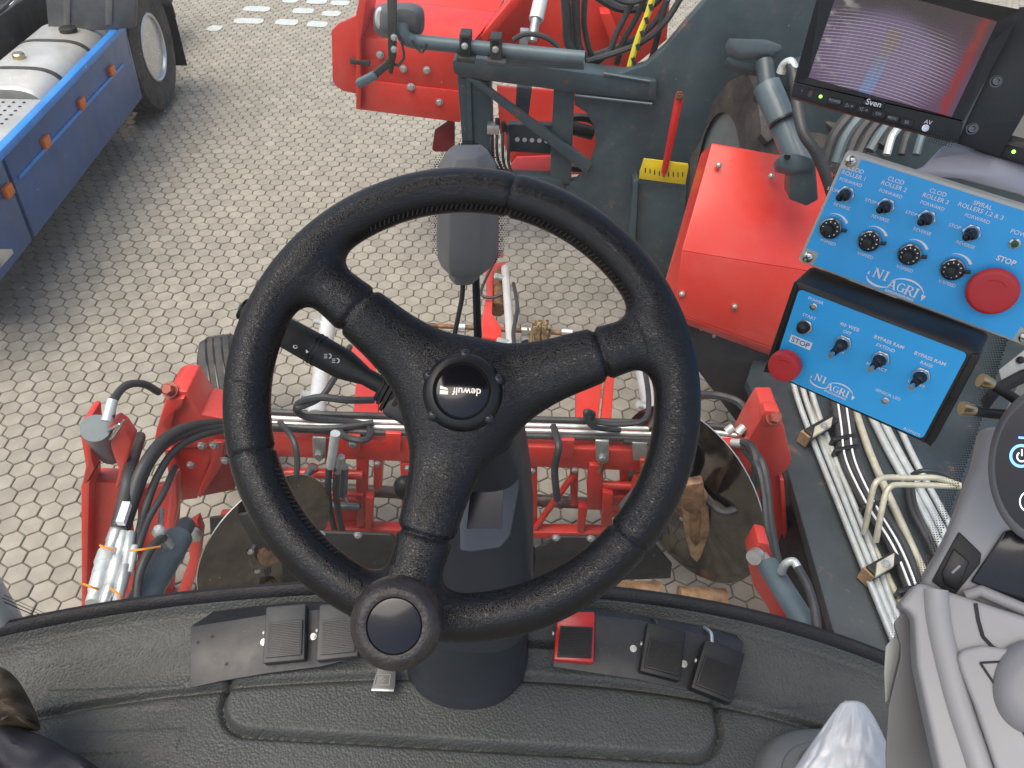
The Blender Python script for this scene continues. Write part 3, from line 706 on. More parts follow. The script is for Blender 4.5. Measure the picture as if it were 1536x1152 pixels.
def estop(par, pn, px, py, r, ht=.016, sk=(0, 0)):
    c = pn.at(px, py); m_ = pn.m; ax = (pn.n+(CR*sk[0]-CU*sk[1])*m_/ht*.0).normalized(); R_ = r*m_
    t = MB().lathe(c, ax, [(R_*.62, 0), (R_*.62, ht*.35), (R_*.98, ht*.45), (R_*1.0, ht*.62), (R_*.97, ht*.85), (R_*.90, ht*.97), (R_*.78, ht*1.0), (R_*.3, ht*.985), (.0001, ht*.98)], 56).build('stop_button', ESTP, par, smooth=True)
    a = MB(); pts = [(math.cos(q)*R_*.55, math.sin(q)*R_*.55) for q in np.linspace(.9, 2.3, 12)]
    ip = [(x*.93, y*.93) for x, y in pts[::-1]]
    a.add([c+pn.x*x+pn.y*y+ax*ht*1.003 for x, y in pts+ip], [tuple(range(24))]); a.build('turn_arrow', M('stop_dark', (.33, .015, .02), .5), t, fixn=False)
def stroke(mb, pn, pts, wd, h=.0006):
    pts = [V((a, b)) for a, b in pts]; L_ = []; R_ = []
    for i, p in enumerate(pts):
        d = (pts[min(i+1, len(pts)-1)]-pts[max(i-1, 0)]); d.normalize(); nrm = V((-d.y, d.x)); ww = wd[min(i, len(wd)-1)] if isinstance(wd, (list, tuple)) else wd
        L_.append(p+nrm*ww/2); R_.append(p-nrm*ww/2)
    o = len(mb.v); q = len(pts); mb.v += [pn.at(p.x, p.y, h) for p in L_+R_]; mb.f += [(o+i, o+i+1, o+q+i+1, o+q+i) for i in range(q-1)]
def logo(par, pn, cx, cy, k):
    """NI AGRI ENGINEERING with two arc arrows; k = pixels per unit, drawn along the panel's axes"""
    mb = MB(); o = pn.at(cx, cy); s = k*pn.m
    def poly(P): mb.add([o+pn.x*x*s+pn.y*y*s+pn.n*.0007 for x, y in P], [tuple(range(len(P)))])
    def bar(x0, y0, x1, y1, w_): 
        d = V((x1-x0, y1-y0)); n_ = V((-d.y, d.x)).normalized()*w_/2; poly([(x0+n_.x, y0+n_.y), (x0-n_.x, y0-n_.y), (x1-n_.x, y1-n_.y), (x1+n_.x, y1+n_.y)])
    def serif(x, y, w_=5): poly([(x-w_/2, y-.6), (x+w_/2, y-.6), (x+w_/2, y+.6), (x-w_/2, y+.6)])
    H = 15.
    def N_(x, y): bar(x, y, x, y+H, 1.6); bar(x+10, y, x+10, y+H, 1.6); bar(x, y+H, x+10, y, 3); serif(x, y); serif(x, y+H, 4.4); serif(x+10, y+H)
    def I_(x, y): bar(x, y, x, y+H, 3); serif(x, y, 6); serif(x, y+H, 6)
    def A_(x, y): bar(x, y, x+5.5, y+H, 1.6); bar(x+5.5, y+H, x+11, y, 3); bar(x+2, y+5, x+9, y+5, 1.4); serif(x, y); serif(x+11, y)
    def G_(x, y):
        P = [(x+6.5+6.3*math.cos(t), y+H/2+(H/2)*math.sin(t)) for t in np.linspace(.75, 5.6, 16)]; Q = [(x+6.5+3.9*math.cos(t)-.2, y+H/2+(H/2-1.2)*math.sin(t)) for t in np.linspace(5.6, .75, 16)]
        for i in range(15): poly([P[i], P[i+1], Q[14-i], Q[15-i]])
        bar(x+11, y+.5, x+11, y+7, 2.6); serif(x+11, y+7, 6)
    def R_(x, y):
        bar(x, y, x, y+H, 3); serif(x, y); serif(x, y+H, 4.6); P = [(x+4+4.6*math.cos(t), y+H*.735+(H*.265)*math.sin(t)) for t in np.linspace(-1.57, 1.57, 10)]; Q = [(x+4+2*math.cos(t), y+H*.735+(H*.2)*math.sin(t)) for t in np.linspace(-1.57, 1.57, 10)]
        for i in range(9): poly([P[i], P[i+1], Q[i+1], Q[i]])
        bar(x, y+H-.6, x+4.2, y+H-.6, 1.2); bar(x, y+H*.47, x+4.2, y+H*.47, 1.2); bar(x+4, y+H*.47, x+9, y, 2.8); serif(x+9.4, y, 4)
    N_(-36, 2); I_(-18, 2); A_(-9.5, -7); G_(4, -7); R_(20, -7); I_(34.5, -7)
    e = [(-45+23*0+0, 0)]
    A = [(-24+22*math.cos(t), 2+11*math.sin(t)) for t in np.linspace(2.85, 5.75, 22)]
    for i in range(21): w0 = .5+3.2*math.sin(i/21*math.pi); w1 = .5+3.2*math.sin((i+1)/21*math.pi); poly([A[i], (A[i][0], A[i][1]-w0), (A[i+1][0], A[i+1][1]-w1), A[i+1]])
    poly([(-45, 9), (-43, 3), (-47, 3)])
    A = [(18+29*math.cos(t), -4+19*math.sin(t)) for t in np.linspace(2.75, .12, 26)]
    for i in range(25): w0 = .6+2.6*math.sin(i/25*math.pi); w1 = .6+2.6*math.sin((i+1)/25*math.pi); poly([A[i], A[i+1], (A[i+1][0], A[i+1][1]+w1), (A[i][0], A[i][1]+w0)])
    poly([(46.5, -9), (43, 2), (50.5, 1)])
    vs_, fs = text_mesh('ENGINEERING', 6.6, .15, 1.12); mb.add([o+pn.x*(v.x+13)*s+pn.y*(v.y-12.5)*s+pn.n*.0007 for v in vs_], fs)
    mb.build('logo', WPRT, par, fixn=False)

# ---- upper box
Z1 = .715; U1 = Panel(1365, 365, Z1, back_shift(1365, 365, 7, -21, Z1), (1196, 392), (1490, 502))
u1 = U1.at(1196, 392); W1 = .222; H1 = (U1.at(1255, 222)-u1).dot(U1.y); sh = (U1.at(1255, 222)-u1).dot(U1.x)
bxt = thing('control_box', 'pale grey enclosure with bright blue panel of four roller switches and knobs', 'control box', tuple(U1.loc(W1/2, H1/2, -.06, u1)))
def quad1(m0, h): return [U1.loc(sh*0+m0, m0, h, u1), U1.loc(W1-m0, m0, h, u1), U1.loc(W1-m0, H1-m0, h, u1), U1.loc(m0, H1-m0, h, u1)]
MB().plate(quad1(.0, 0), -U1.n*.018).build('lid', BOXG, bxt, bevel=.003)
MB().plate(quad1(.003, -.0195), -U1.n*.030).build('body', BOXG, bxt, bevel=.003)
MB().plate(quad1(.001, -.021), -U1.n*.006).build('rim', BOXG, bxt, bevel=.0015)
c_ = .013; e_ = .0028
P_ = [(c_+e_, e_), (W1-c_-e_, e_), (W1-c_-e_, c_+e_), (W1-e_, c_+e_), (W1-e_, H1-c_-e_), (W1-c_-e_, H1-c_-e_), (W1-c_-e_, H1-e_), (c_+e_, H1-e_), (c_+e_, H1-c_-e_), (e_, H1-c_-e_), (e_, c_+e_), (c_+e_, c_+e_)]
MB().plate([U1.loc(a, b, .0007, u1) for a, b in P_], -U1.n*.0006).build('blue_face', BLUE, bxt)
U1.P = U1.P+U1.n*.0007
for a, b in ((.0075, .0075), (W1-.0075, .0075), (.0075, H1-.0075), (W1-.0075, H1-.0075)):
    q = proj(U1.loc(a, b, 0, u1)); screw(bxt, U1, q[0], q[1], 8.2)
lt = MB()
cols = [((1269, 291), (1247, 341), (1284, 255), (1281, 263.5), 'CLOD', 'ROLLER 1', (1276, 273.5), (1249, 284.5), (1263, 309.5), (1242, 363)),
        ((1329, 309), (1305, 360), (1344, 271), (1341, 279.5), 'CLOD', 'ROLLER 2', (1336, 290.5), (1306, 302), (1320.6, 327.5), (1298, 383)),
        ((1390, 327), (1365, 380), (1407, 289), (1403.5, 298), 'CLOD', 'ROLLER 3', (1398.5, 308.5), (1367, 320), (1383, 347), (1357, 403)),
        ((1457, 349), (1429, 402), (1474, 308), (1471, 316.5), 'SPIRAL', 'ROLLERS 1,2 & 3', (1466, 328), (1432, 339.5), (1448, 367), (1420.5, 425))]
for sw_, kn_, t1, t2, s1_, s2_, fw, stp, rv, sp_ in cols:
    toggle(bxt, U1, *sw_, -9, 3)
    word(bxt, U1, s1_, *t1, 6.0, bold=.004); word(bxt, U1, s2_, *t2, 6.0, bold=.004); word(bxt, U1, 'FORWARD', *fw, 4.8, bold=.004); word(bxt, U1, 'STOP', *stp, 4.8, bold=.004)
    word(bxt, U1, 'REVERSE', *rv, 4.8, bold=.004); word(bxt, U1, 'V/SPEED', *sp_, 4.8, bold=.004)
    c = U1.at(*kn_); m_ = U1.m; R_ = 16.8*m_
    kb = MB().lathe(c, U1.n, [(R_, 0), (R_, .006), (R_*.97, .0075), (R_*.86, .0085), (R_*.80, .0075)], 40).build('dial', KNBG, bxt, smooth=True)
    MB().lathe(c, U1.n, [(R_*.82, .004), (R_*.80, .0078), (.0001, .0080)], 32).build('dial_scale', BLKP, kb, smooth=True)
    tk = MB()
    for q in range(10):
        a = q*math.pi/5; u_ = U1.x*math.cos(a)+U1.y*math.sin(a); tk.bar(c+u_*R_*.58+U1.n*.0082, c+u_*R_*.72+U1.n*.0082, R_*.09, .0002, U1.n)
    tk.build('scale_marks', WPRT, kb)
    kc_ = c+(-CR*3.2-CU*-1.6)*m_
    MB().lathe(c, (U1.n*.016-CR*3.4*m_-CU*1.6*m_), [(R_*.52, .004), (R_*.48, .009), (R_*.46, .0155), (R_*.40, .0165), (.0001, .0168)], 14).build('dial_grip', BLKM, kb, bevel=.0004)
    MB().bar(c+U1.x*R_*.9+U1.y*R_*.1+U1.n*.004, c+U1.x*R_*1.38+U1.y*R_*.25+U1.n*.004, .003, .004, U1.n).build('lock_lever', BLKP, kb, bevel=.0006)
    # speed wedge
    p = [c+U1.x*R_*1.25*math.cos(t)+U1.y*R_*1.25*math.sin(t)+U1.n*.0006 for t in np.linspace(2.1, .62, 14)]
    q = [c+U1.x*R_*(1.27+.22*i/13)*math.cos(t)+U1.y*R_*(1.27+.22*i/13)*math.sin(t)+U1.n*.0006 for i, t in enumerate(np.linspace(2.1, .62, 14))]
    lt.add(p+q, [(i, i+1, 15+i, 14+i) for i in range(13)])
word(bxt, U1, 'POWER', 1533, 351.5, 6, bold=.004); word(bxt, U1, 'STOP', 1509, 391, 7.4, bold=.028)
lt.build('speed_wedge', WPRT, bxt, fixn=False)['kind'] = 'stuff'
lo = MB().lathe(U1.at(1522, 365), U1.n, [(.0046, 0), (.0046, .002), (.0034, .0026), (.0032, .0016)], 20).build('lamp_bezel', CHRM, bxt, smooth=True)
MB().lathe(U1.at(1522, 365), U1.n, [(.0032, 0), (.0030, .0028), (.0001, .0034)], 16).build('lamp', M('dark_green_lens', (.01, .09, .04), .15), lo, smooth=True)
estop(bxt, U1, 1488, 433, 34, .015)
logo(bxt, U1, 1342, 428, .93)

# ---- lower box
Z2 = .735; U2 = Panel(1300, 545, Z2, back_shift(1300, 545, 30, -44, Z2), (1182, 571), (1383, 659))
l0 = U2.at(1140, 557); W2 = (U2.at(1397, 671)-l0).dot(U2.x); H2 = (U2.at(1190, 421)-l0).dot(U2.y); y0 = (U2.at(1397, 671)-l0).dot(U2.y)
lb = thing('control_box', 'black enclosure with bright blue panel of bypass ram switches under the grey one', 'control box', tuple(U2.loc(W2/2, H2/2, -.05, l0)))
pk = [(1143, 558), (1190, 421), (1473, 532), (1398, 672)]
p2 = [U2.at(*q, 0) for q in pk]; ctr2 = sum(p2, V())/4
MB().plate(p2, -U2.n*.058).build('case', BLKM, lb, bevel=.0055, seg=3)
pk2 = [(1158, 559), (1199, 433), (1452, 530), (1384, 658)]
q2 = [U2.at(*q, .0005) for q in pk2]
# end bands
for a, b in ((0, 1), (2, 3)):
    A, B = p2[a], p2[b]; iA, iB = q2[a], q2[b]
    MB().plate([A+(iA-A)*.15+U2.n*.001, B+(iB-B)*.15+U2.n*.001, B+(iB-B)*.72+U2.n*.001, A+(iA-A)*.72+U2.n*.001], -U2.n*.004).build('end_band', BLKP, lb, bevel=.0008)
    mid_ = (A+B)/2*.5+(iA+iB)/2*.5; MB().obox(mid_+U2.n*.0016, U2.x*.0016, U2.y*.0035, U2.n*.0004).build('clip_slot', BLKG, lb)
# rounded blue label
def rnd(P, r, n_=5):
    out = []
    for i in range(len(P)):
        p = P[i]; a = (P[i-1]-p).normalized(); b = (P[(i+1) % len(P)]-p).normalized()
        for k in range(n_+1):
            t = k/n_; out.append(p+a*r*(1-t)**2+b*r*t**2)
    return out
MB().plate(rnd(q2, .005), U2.n*.0005).build('blue_face', BLUE, lb)
U2.P = U2.P+U2.n*.0011
lt = MB()
word(lb, U2, 'POWER', 1224, 451, 4.8, bold=.004); word(lb, U2, 'START', 1214, 475, 5, bold=.004)
word(lb, U2, '4th WEB', 1274.6, 490, 5.4, bold=.012); word(lb, U2, 'OFF', 1271, 498.5, 4.8, bold=.004); word(lb, U2, 'ON', 1261, 527.5, 4.8, bold=.004)
word(lb, U2, 'BYPASS RAM', 1333.6, 513, 5.4, bold=.012); word(lb, U2, 'EXTEND', 1328.5, 521.5, 4.9, bold=.004); word(lb, U2, 'RETRACT', 1315, 550.5, 4.9, bold=.004)
word(lb, U2, 'BYPASS RAM', 1395, 537.7, 5.4, bold=.012); word(lb, U2, 'RAISE', 1390, 546.3, 4.9, bold=.004); word(lb, U2, 'LOWER', 1375, 575.4, 4.9, bold=.004)
word(lb, U2, 'SENSOR LED', 1332, 591.6, 4.6, bold=.004); word(lb, U2, '81371272', 1368, 647.5, 4.2, bold=.006)
sl = MB(); a = math.radians(0); o_ = U2.at(1201, 513.5)
sl = MB().plate([o_+U2.x*x*U2.m+U2.y*y*U2.m for x, y in ((-17, -6.5), (17, -6.5), (17, 6.5), (-17, 6.5))], U2.n*.0003).build('stop_label', WPRT, lb)
lt = MB(); U2.text(lt, 'STOP', 1201, 513.5, 8.4, h=.0012, bold=.012); lt.build('label_lettering', BPRT, sl, fixn=False)
estop(lb, U2, 1184, 541, 25.5, .021)
logo(lb, U2, 1247, 581, .74)
for (x, y, dx, dy) in ((1265.5, 513.5, -11, 9), (1322, 537, -8, 5), (1382.4, 562, -8, 6)):
    t_, tip, dd = toggle(lb, U2, x, y, dx*1.0, dy*1.0)
    MB().tube([tip-dd*.004, tip+dd*.0015, tip+dd*.006], [.0021, .0024, .0028], 12).build('tip', CHRM, t_, smooth=True)
c = U2.at(1208, 489); t_ = MB().lathe(c, U2.n, [(12.5*U2.m, 0), (12.5*U2.m, .003)], 6, up=U2.y).build('start_button', CHRM, lb, bevel=.0003)
MB().lathe(c, U2.n-CR*.12, [(.0062, .002), (.0062, .007), (.005, .0105), (.003, .012), (.0001, .0124)], 20).build('boot', BLKP, t_, smooth=True)
for x, y in ((1220.6, 459.8), (1328, 600.7)):
    o = MB().lathe(U2.at(x, y), U2.n, [(.0036, 0), (.0036, .0012), (.0026, .0016), (.0024, .001)], 20).build('indicator', CHRM, lb, smooth=True)
    MB().sphere(U2.at(x, y, .0008), .0022, 12).build('lens', DLED, o, smooth=True)
# cable glands and cables on its side
BRASS = M('brass', (.55, .45, .28), .3, metal=1, var=.15)
for (x, y, pts) in ((1478, 572, [(1500, 585), (1520, 597), (1545, 615)]), (1450, 614, [(1470, 618), (1495, 621), (1520, 622)])):
    Zc = Z2+.03; a = ad(x-8, y-2, Zc); b = ad(x+14, y+6 if y < 600 else y+2, Zc); d_ = (b-a).normalized()
    gl = MB().lathe(a, d_, [(.0072, 0), (.0072, .006), (.0062, .0062), (.0062, .011), (.005, .014)], 12).build('cable_gland', BRASS, lb, smooth=True)
    MB().tube([b-d_*.005]+[ad(px, py, Zc+.005) for px, py in pts], .0052, 10).build('cable', BLKP, lb, smooth=True)

# ================================================================== monitors
Z3 = .80
def monitor(label, bl, br, tl, tr, scr, bar, Zm, full=True):
    """pixel corners of the front frame; scr: screen corners; bar: lower button bar (4 pixels)"""
    cx = sum(p[0] for p in (bl, br, tl, tr))/4; cy = sum(p[1] for p in (bl, br, tl, tr))/4
    pn_ = Panel(cx, cy, Zm, back_shift(cx, cy, -10, 12, Zm), bl, br)
    t = thing('monitor', label, 'monitor', tuple(pn_.at((bl[0]+br[0])/2, (bl[1]+br[1])/2, -.03)))
    MB().plate([pn_.at(*q, -.004) for q in (bl, br, tr, tl)], -pn_.n*.026).build('case', BLKM, t, bevel=.003)
    fr = [pn_.at(*q) for q in (bl, br, tr, tl)]; sc_ = [pn_.at(*q) for q in scr]
    frame = MB()
    for i in range(4):
        j = (i+1) % 4; h_ = .010
        frame.add([fr[i]+pn_.n*h_, fr[j]+pn_.n*h_, sc_[j]+pn_.n*.002, sc_[i]+pn_.n*.002, fr[i]-pn_.n*.01, fr[j]-pn_.n*.01], [(0, 1, 2, 3), (0, 4, 5, 1)])
    frame.build('frame', BLKP, t, fixn=False)
    s_ = MB().add([p+pn_.n*.0025 for p in sc_], [(0, 1, 2, 3)]).build('screen', None or SCREEN, t, fixn=False)
    return t, pn_, s_
SCREEN = bpy.data.materials.new('camera_picture'); SCREEN.use_nodes = True
def _screen():
    t = SCREEN.node_tree; N = t.nodes; L = t.links; b = N['Principled BSDF']
    uv = N.new('ShaderNodeAttribute'); uv.attribute_name = 'suv'; sp_ = N.new('ShaderNodeSeparateXYZ'); L.new(uv.outputs['Vector'], sp_.inputs[0])
    def mth(op, a, b_=None, c=None):
        n = N.new('ShaderNodeMath'); n.operation = op
        for i, v_ in enumerate((a, b_, c)):
            if v_ is None: continue
            if isinstance(v_, (int, float)): n.inputs[i].default_value = v_
            else: L.new(v_, n.inputs[i])
        return n.outputs[0]
    def mix(f, A, B):
        x = N.new('ShaderNodeMix'); x.data_type = 'RGBA'
        for s_, vv_ in ((x.inputs[0], f), (x.inputs[6], A), (x.inputs[7], B)):
            if isinstance(vv_, tuple): s_.default_value = (*vv_, 1)
            elif isinstance(vv_, (int, float)): s_.default_value = vv_
            else: L.new(vv_, s_)
        return x.outputs[2]
    u, v_ = sp_.outputs[0], sp_.outputs[1]
    def ss(x, a, b_): 
        r = N.new('ShaderNodeMapRange'); r.interpolation_type = 'SMOOTHSTEP'; r.inputs[1].default_value = a; r.inputs[2].default_value = b_; L.new(x, r.inputs[0]); return r.outputs[0]
    no = N.new('ShaderNodeTexNoise'); no.inputs['Scale'].default_value = 7; no.inputs['Detail'].default_value = 8; L.new(uv.outputs['Vector'], no.inputs[0])
    vo = N.new('ShaderNodeTexVoronoi'); vo.inputs['Scale'].default_value = 22; L.new(uv.outputs['Vector'], vo.inputs[0])
    base = mix(ss(v_, .35, .95), (.26, .17, .33), (.13, .105, .11))
    base = mix(mth('MULTIPLY', ss(u, .55, 1.0), .5), base, (.20, .09, .12))
    # round pale web, bright left arc
    dx = mth('SUBTRACT', u, .42); dy = mth('MULTIPLY', mth('SUBTRACT', v_, .40), .75); dd = mth('SQRT', mth('ADD', mth('MULTIPLY', dx, dx), mth('MULTIPLY', dy, dy)))
    base = mix(mth('MULTIPLY', mth('SUBTRACT', 1., ss(dd, .25, .40)), .6), base, (.40, .30, .56))
    # vertical pale belt
    bx = mth('ABSOLUTE', mth('SUBTRACT', mth('MULTIPLY_ADD', v_, .06, .40), u)); belt = mth('MULTIPLY', mth('SUBTRACT', 1., ss(bx, .035, .05)), mth('SUBTRACT', 1., ss(v_, .62, .72)))
    base = mix(mth('MULTIPLY', belt, .9), base, mix(ss(v_, .1, .6), (.25, .40, .85), (.38, .25, .22)))
    # red side wall
    rx = mth('ADD', u, mth('MULTIPLY', no.outputs[0], .12)); base = mix(mth('MULTIPLY', mth('MULTIPLY', ss(rx, .93, .99), mth('SUBTRACT', 1., ss(u, .93, .99))), .8), base, (.55, .07, .05))
    # bright clutter at the left
    cl = mth('MULTIPLY', mth('SUBTRACT', 1., ss(u, .06, .22)), ss(no.outputs[0], .5, .66)); base = mix(mth('MULTIPLY', cl, .8), base, (.75, .75, .72))
    # conveyor rods
    rw = mth('MULTIPLY_ADD', mth('MULTIPLY', dx, dx), .35, mth('MULTIPLY_ADD', u, -.06, v_)); ph = mth('FRACT', mth('MULTIPLY', rw, 30.)); rod = mth('LESS_THAN', ph, .26)
    rmask = mth('MULTIPLY', mth('SUBTRACT', 1., ss(dd, .36, .52)), mth('SUBTRACT', 1., ss(v_, .66, .84)))
    base = mix(mth('MULTIPLY', mth('MULTIPLY', rod, rmask), .6), base, (.95, .92, 1.0))
    ph2 = mth('FRACT', mth('MULTIPLY', u, 26.)); gap = mth('MULTIPLY', mth('MULTIPLY', mth('LESS_THAN', ph2, .2), rmask), .12); base = mix(gap, base, (.05, .04, .05))
    L.new(base, b.inputs['Emission Color']); b.inputs['Emission Strength'].default_value = .28
    b.inputs['Base Color'].default_value = (.01, .01, .012, 1); b.inputs['Roughness'].default_value = .25; b.inputs['Specular IOR Level'].default_value = .12
_screen()
def set_suv(o):
    me = o.data; at = me.attributes.new('suv', 'FLOAT_VECTOR', 'POINT'); q = [(0, 0, 0), (1, 0, 0), (1, 1, 0), (0, 1, 0)]
    for i in range(4): at.data[i].vector = q[i]
mt, MP, ms = monitor('black camera monitor showing a striped purple conveyor picture', (1191, 123), (1443, 182), (1236, -40), (1530, 18), [(1212.5, 116.7), (1427, 175.7), (1495, 33), (1262, -30)], None, Z3)
set_suv(ms)
barp = [MP.at(*q, .0105) for q in [(1186, 146), (1435, 214.6), (1443, 183), (1191, 124)]]
bb_ = MB().plate(barp, -MP.n*.030).build('button_bar', BLKM, mt, bevel=.002)
MP.P = MP.P+MP.n*.0107
for i, (x, y, st_) in enumerate(((1252, 152, 'POWER'), (1274, 158, None), (1295.7, 164, None), (1317.7, 171, 'CH-'), (1338.6, 177.6, 'MENU'), (1360, 183.7, 'SEL'))):
    o_ = MP.at(x, y); b = MB().obox(o_+MP.n*.0008, MP.x*9.3*MP.m, MP.y*5.6*MP.m, MP.n*.0012).build('push_button', BLKP, bb_, bevel=.0006)
    tm = MB()
    if st_: MP.text(tm, st_, x, y, 4.4, h=.0023, bold=.004, sx=.8)
    else:
        MP.text(tm, 'o', x+4, y+1, 4.4, h=.0023, bold=.004)
        s__ = 1 if i == 1 else -1; stroke(tm, MP, [(x-6, y+1.6*s__), (x-3.5, y-3*s__), (x-1, y+2.2*s__), (x-6, y+1.6*s__)], .8, .0023)
    tm.build('legend', GPRT, bb_, fixn=False)
o_ = MP.at(1310.4, 155.6); MB().obox(o_, MP.x*15.5*MP.m, MP.y*5*MP.m, MP.n*.0012).build('name_plate', BLKG, bb_, bevel=.0008)
tm = MB(); MP.text(tm, 'Sven', 1310.4, 155.2, 8.2, h=.0016, bold=.012, sx=1.05); tm.build('name_lettering', WPRT, bb_, fixn=False); tm = MB(); MP.text(tm, 'AV', 1392, 183.7, 6, h=.0005, bold=.004); tm.build('legend', WPRT, bb_, fixn=False)
MB().lathe(MP.at(1388, 192), MP.n, [(.0036, 0), (.0036, .0008), (.0022, .001), (.002, .0003)], 16).build('av_socket', CHRM, bb_, smooth=True)
MB().obox(MP.at(1215.7, 140.5), MP.x*.0021, MP.y*.0032, MP.n*.0004).build('sensor_window', M('ir_window', (.10, .035, .02), .2), bb_)
MB().lathe(MP.at(1230.8, 144.8), MP.n, [(.0017, 0), (.0016, .0006), (.0001, .0008)], 14).build('power_lamp', GLED, bb_, smooth=True)
dots = MB()
for i in range(10):
    for j in range(7): dots.obox(MP.at(1401, 193)+MP.x*i*3.5*MP.m-MP.y*j*3.1*MP.m, MP.x*.9*MP.m, MP.y*.9*MP.m, MP.n*.0002)
dots.build('speaker_holes', BLKG, bb_)['kind'] = 'stuff'
mt2, MP2, ms2 = monitor('second black camera monitor cut by the photo edge beside the pale bracket', (1461, 205), (1640, 252), (1552, -10), (1730, 30), [(1495, 197), (1640, 236), (1710, 60), (1562, 20)], None, Z3-.01)
set_suv(ms2)
S2 = M('dim_screen', (.02, .02, .02), .15, emit=((.10, .095, .09), 1.0)); ms2.data.materials.clear(); ms2.data.materials.append(S2)
b2 = MB().plate([MP2.at(*q, .0105) for q in [(1457, 226), (1650, 280), (1650, 252), (1461, 206)]], -MP2.n*.03).build('button_bar', BLKM, mt2, bevel=.002)
MP2.P = MP2.P+MP2.n*.0107
MB().lathe(MP2.at(1520.5, 227.5), MP2.n, [(.0019, 0), (.0018, .0006), (.0001, .0008)], 14).build('power_lamp', GLED, b2, smooth=True)
MB().obox(MP2.at(1499, 223), MP2.x*.0024, MP2.y*.0034, MP2.n*.0004).build('sensor_window', M('ir_window', (.10, .035, .02), .2), b2)
tm = MB()
for k, (x, y, s_) in enumerate(((1516, 180, 'TP  Source'), (1514, 186, 'T 4081-4'), (1509, 194, '..'))): MP2.text(tm, s_, x+10, y+4, 3.6, h=-.0076)
tm.build('screen_text', WPRT, ms2, fixn=False)
# mounting plate between the monitors
br = thing('monitor_bracket', 'black and bare metal mounting plate between the two monitors', 'bracket', tuple(ad(1480, 230, Z3+.04)))
bn = Panel(1480, 180, Z3+.012, MP.n, (1443, 182), (1500, 197))
MB().plate([bn.at(*q) for q in [(1436, 215), (1450, 182), (1530, 10), (1600, 10), (1600, 60), (1500, 235)]], -bn.n*.004).build('plate', BLKP, br, bevel=.001)
for q in ((1494, 122), (1458, 193)):
    MB().lathe(bn.at(*q), bn.n, [(.0062, 0), (.0062, .0010), (.0050, .0012), (.0048, .004), (.0042, .0050), (.0026, .0050), (.0022, .0025)], 24).build('socket_bolt', BOLTD, br, smooth=True)
bn2 = Panel(1480, 240, Z3+.03, MP.n, (1443, 182), (1500, 197))
MB().plate([bn2.at(*q) for q in [(1355, 262), (1385, 250), (1412, 222), (1425, 214), (1470, 222), (1600, 262), (1600, 330), (1530, 292), (1440, 268)]], -bn2.n*.004).build('base_plate', M('brushed_plate', (.42, .41, .44), .4, metal=.6, var=.12), br, bevel=.001)
bn3 = Panel(1520, 265, Z3+.028, MP.n, (1443, 182), (1500, 197))
MB().lathe(bn3.at(1521, 262), bn3.n, [(.017, 0), (.017, .0006)], 24).build('cut_out', BLKG, br)
# arm holding the boxes
ar = thing('box_arm', 'dark steel arm holding the switch boxes to the corner post', 'bracket', tuple(ad(1500, 560, .80)))
MB().plate([ad(x, y, .80) for x, y in [(1470, 600), (1488, 578), (1600, 520), (1600, 545), (1500, 592), (1478, 620)]], ray(1500, 560)*.004).build('arm_plate', BLKM, ar, bevel=.001)
MB().plate([ad(x, y, .79) for x, y in [(1498, 555), (1540, 522), (1600, 515), (1600, 540), (1530, 555), (1502, 570)]], ray(1500, 560)*.006).build('arm_end', PILL, ar, bevel=.001)
MB().lathe(ad(1531, 540, .788), -ray(1531, 540), [(.004, 0), (.004, .002), (.002, .0024)], 12).build('screw', BLKP, ar)

# ================================================================== right console
cn = thing('side_console', 'light grey moulded side console at the right hand of the seat', 'console', tuple(az(1430, 1140, FZ)))
def face(pts, Zs, th=.03): return MB().plate([ad(x, y, z) for (x, y), z in zip(pts, Zs if isinstance(Zs, (list, tuple)) else [Zs]*len(pts))], ray(*pts[0])*th)
cpn = Panel(1460, 1000, .74, V((-.35, -.45, .82)), (1400, 1000), (1500, 1000))
def pl(pts, h=0.): return [cpn.at(*q, h) for q in pts]
# upper shell
MB().plate(pl([(1348, 908), (1377, 873), (1402, 880), (1470, 902), (1640, 960), (1640, 1260), (1430, 1260), (1411, 1160), (1392, 1075), (1376, 1000), (1371, 925), (1360, 914)]), -cpn.n*.05).build('shell', CONS, cn, bevel=.009, seg=4)
# dark tapering side
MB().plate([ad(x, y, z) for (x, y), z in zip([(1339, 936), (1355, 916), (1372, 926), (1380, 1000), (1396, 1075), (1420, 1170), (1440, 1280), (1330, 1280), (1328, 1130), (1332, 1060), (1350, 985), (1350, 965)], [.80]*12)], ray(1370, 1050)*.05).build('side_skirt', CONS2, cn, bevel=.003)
MB().plate([ad(x, y, .84) for x, y in [(1340, 955), (1352, 960), (1350, 985), (1334, 1050), (1328, 1055), (1326, 1010), (1328, 970)]], ray(1340, 1000)*.03).build('sill_trim', PILL, cn, bevel=.003)
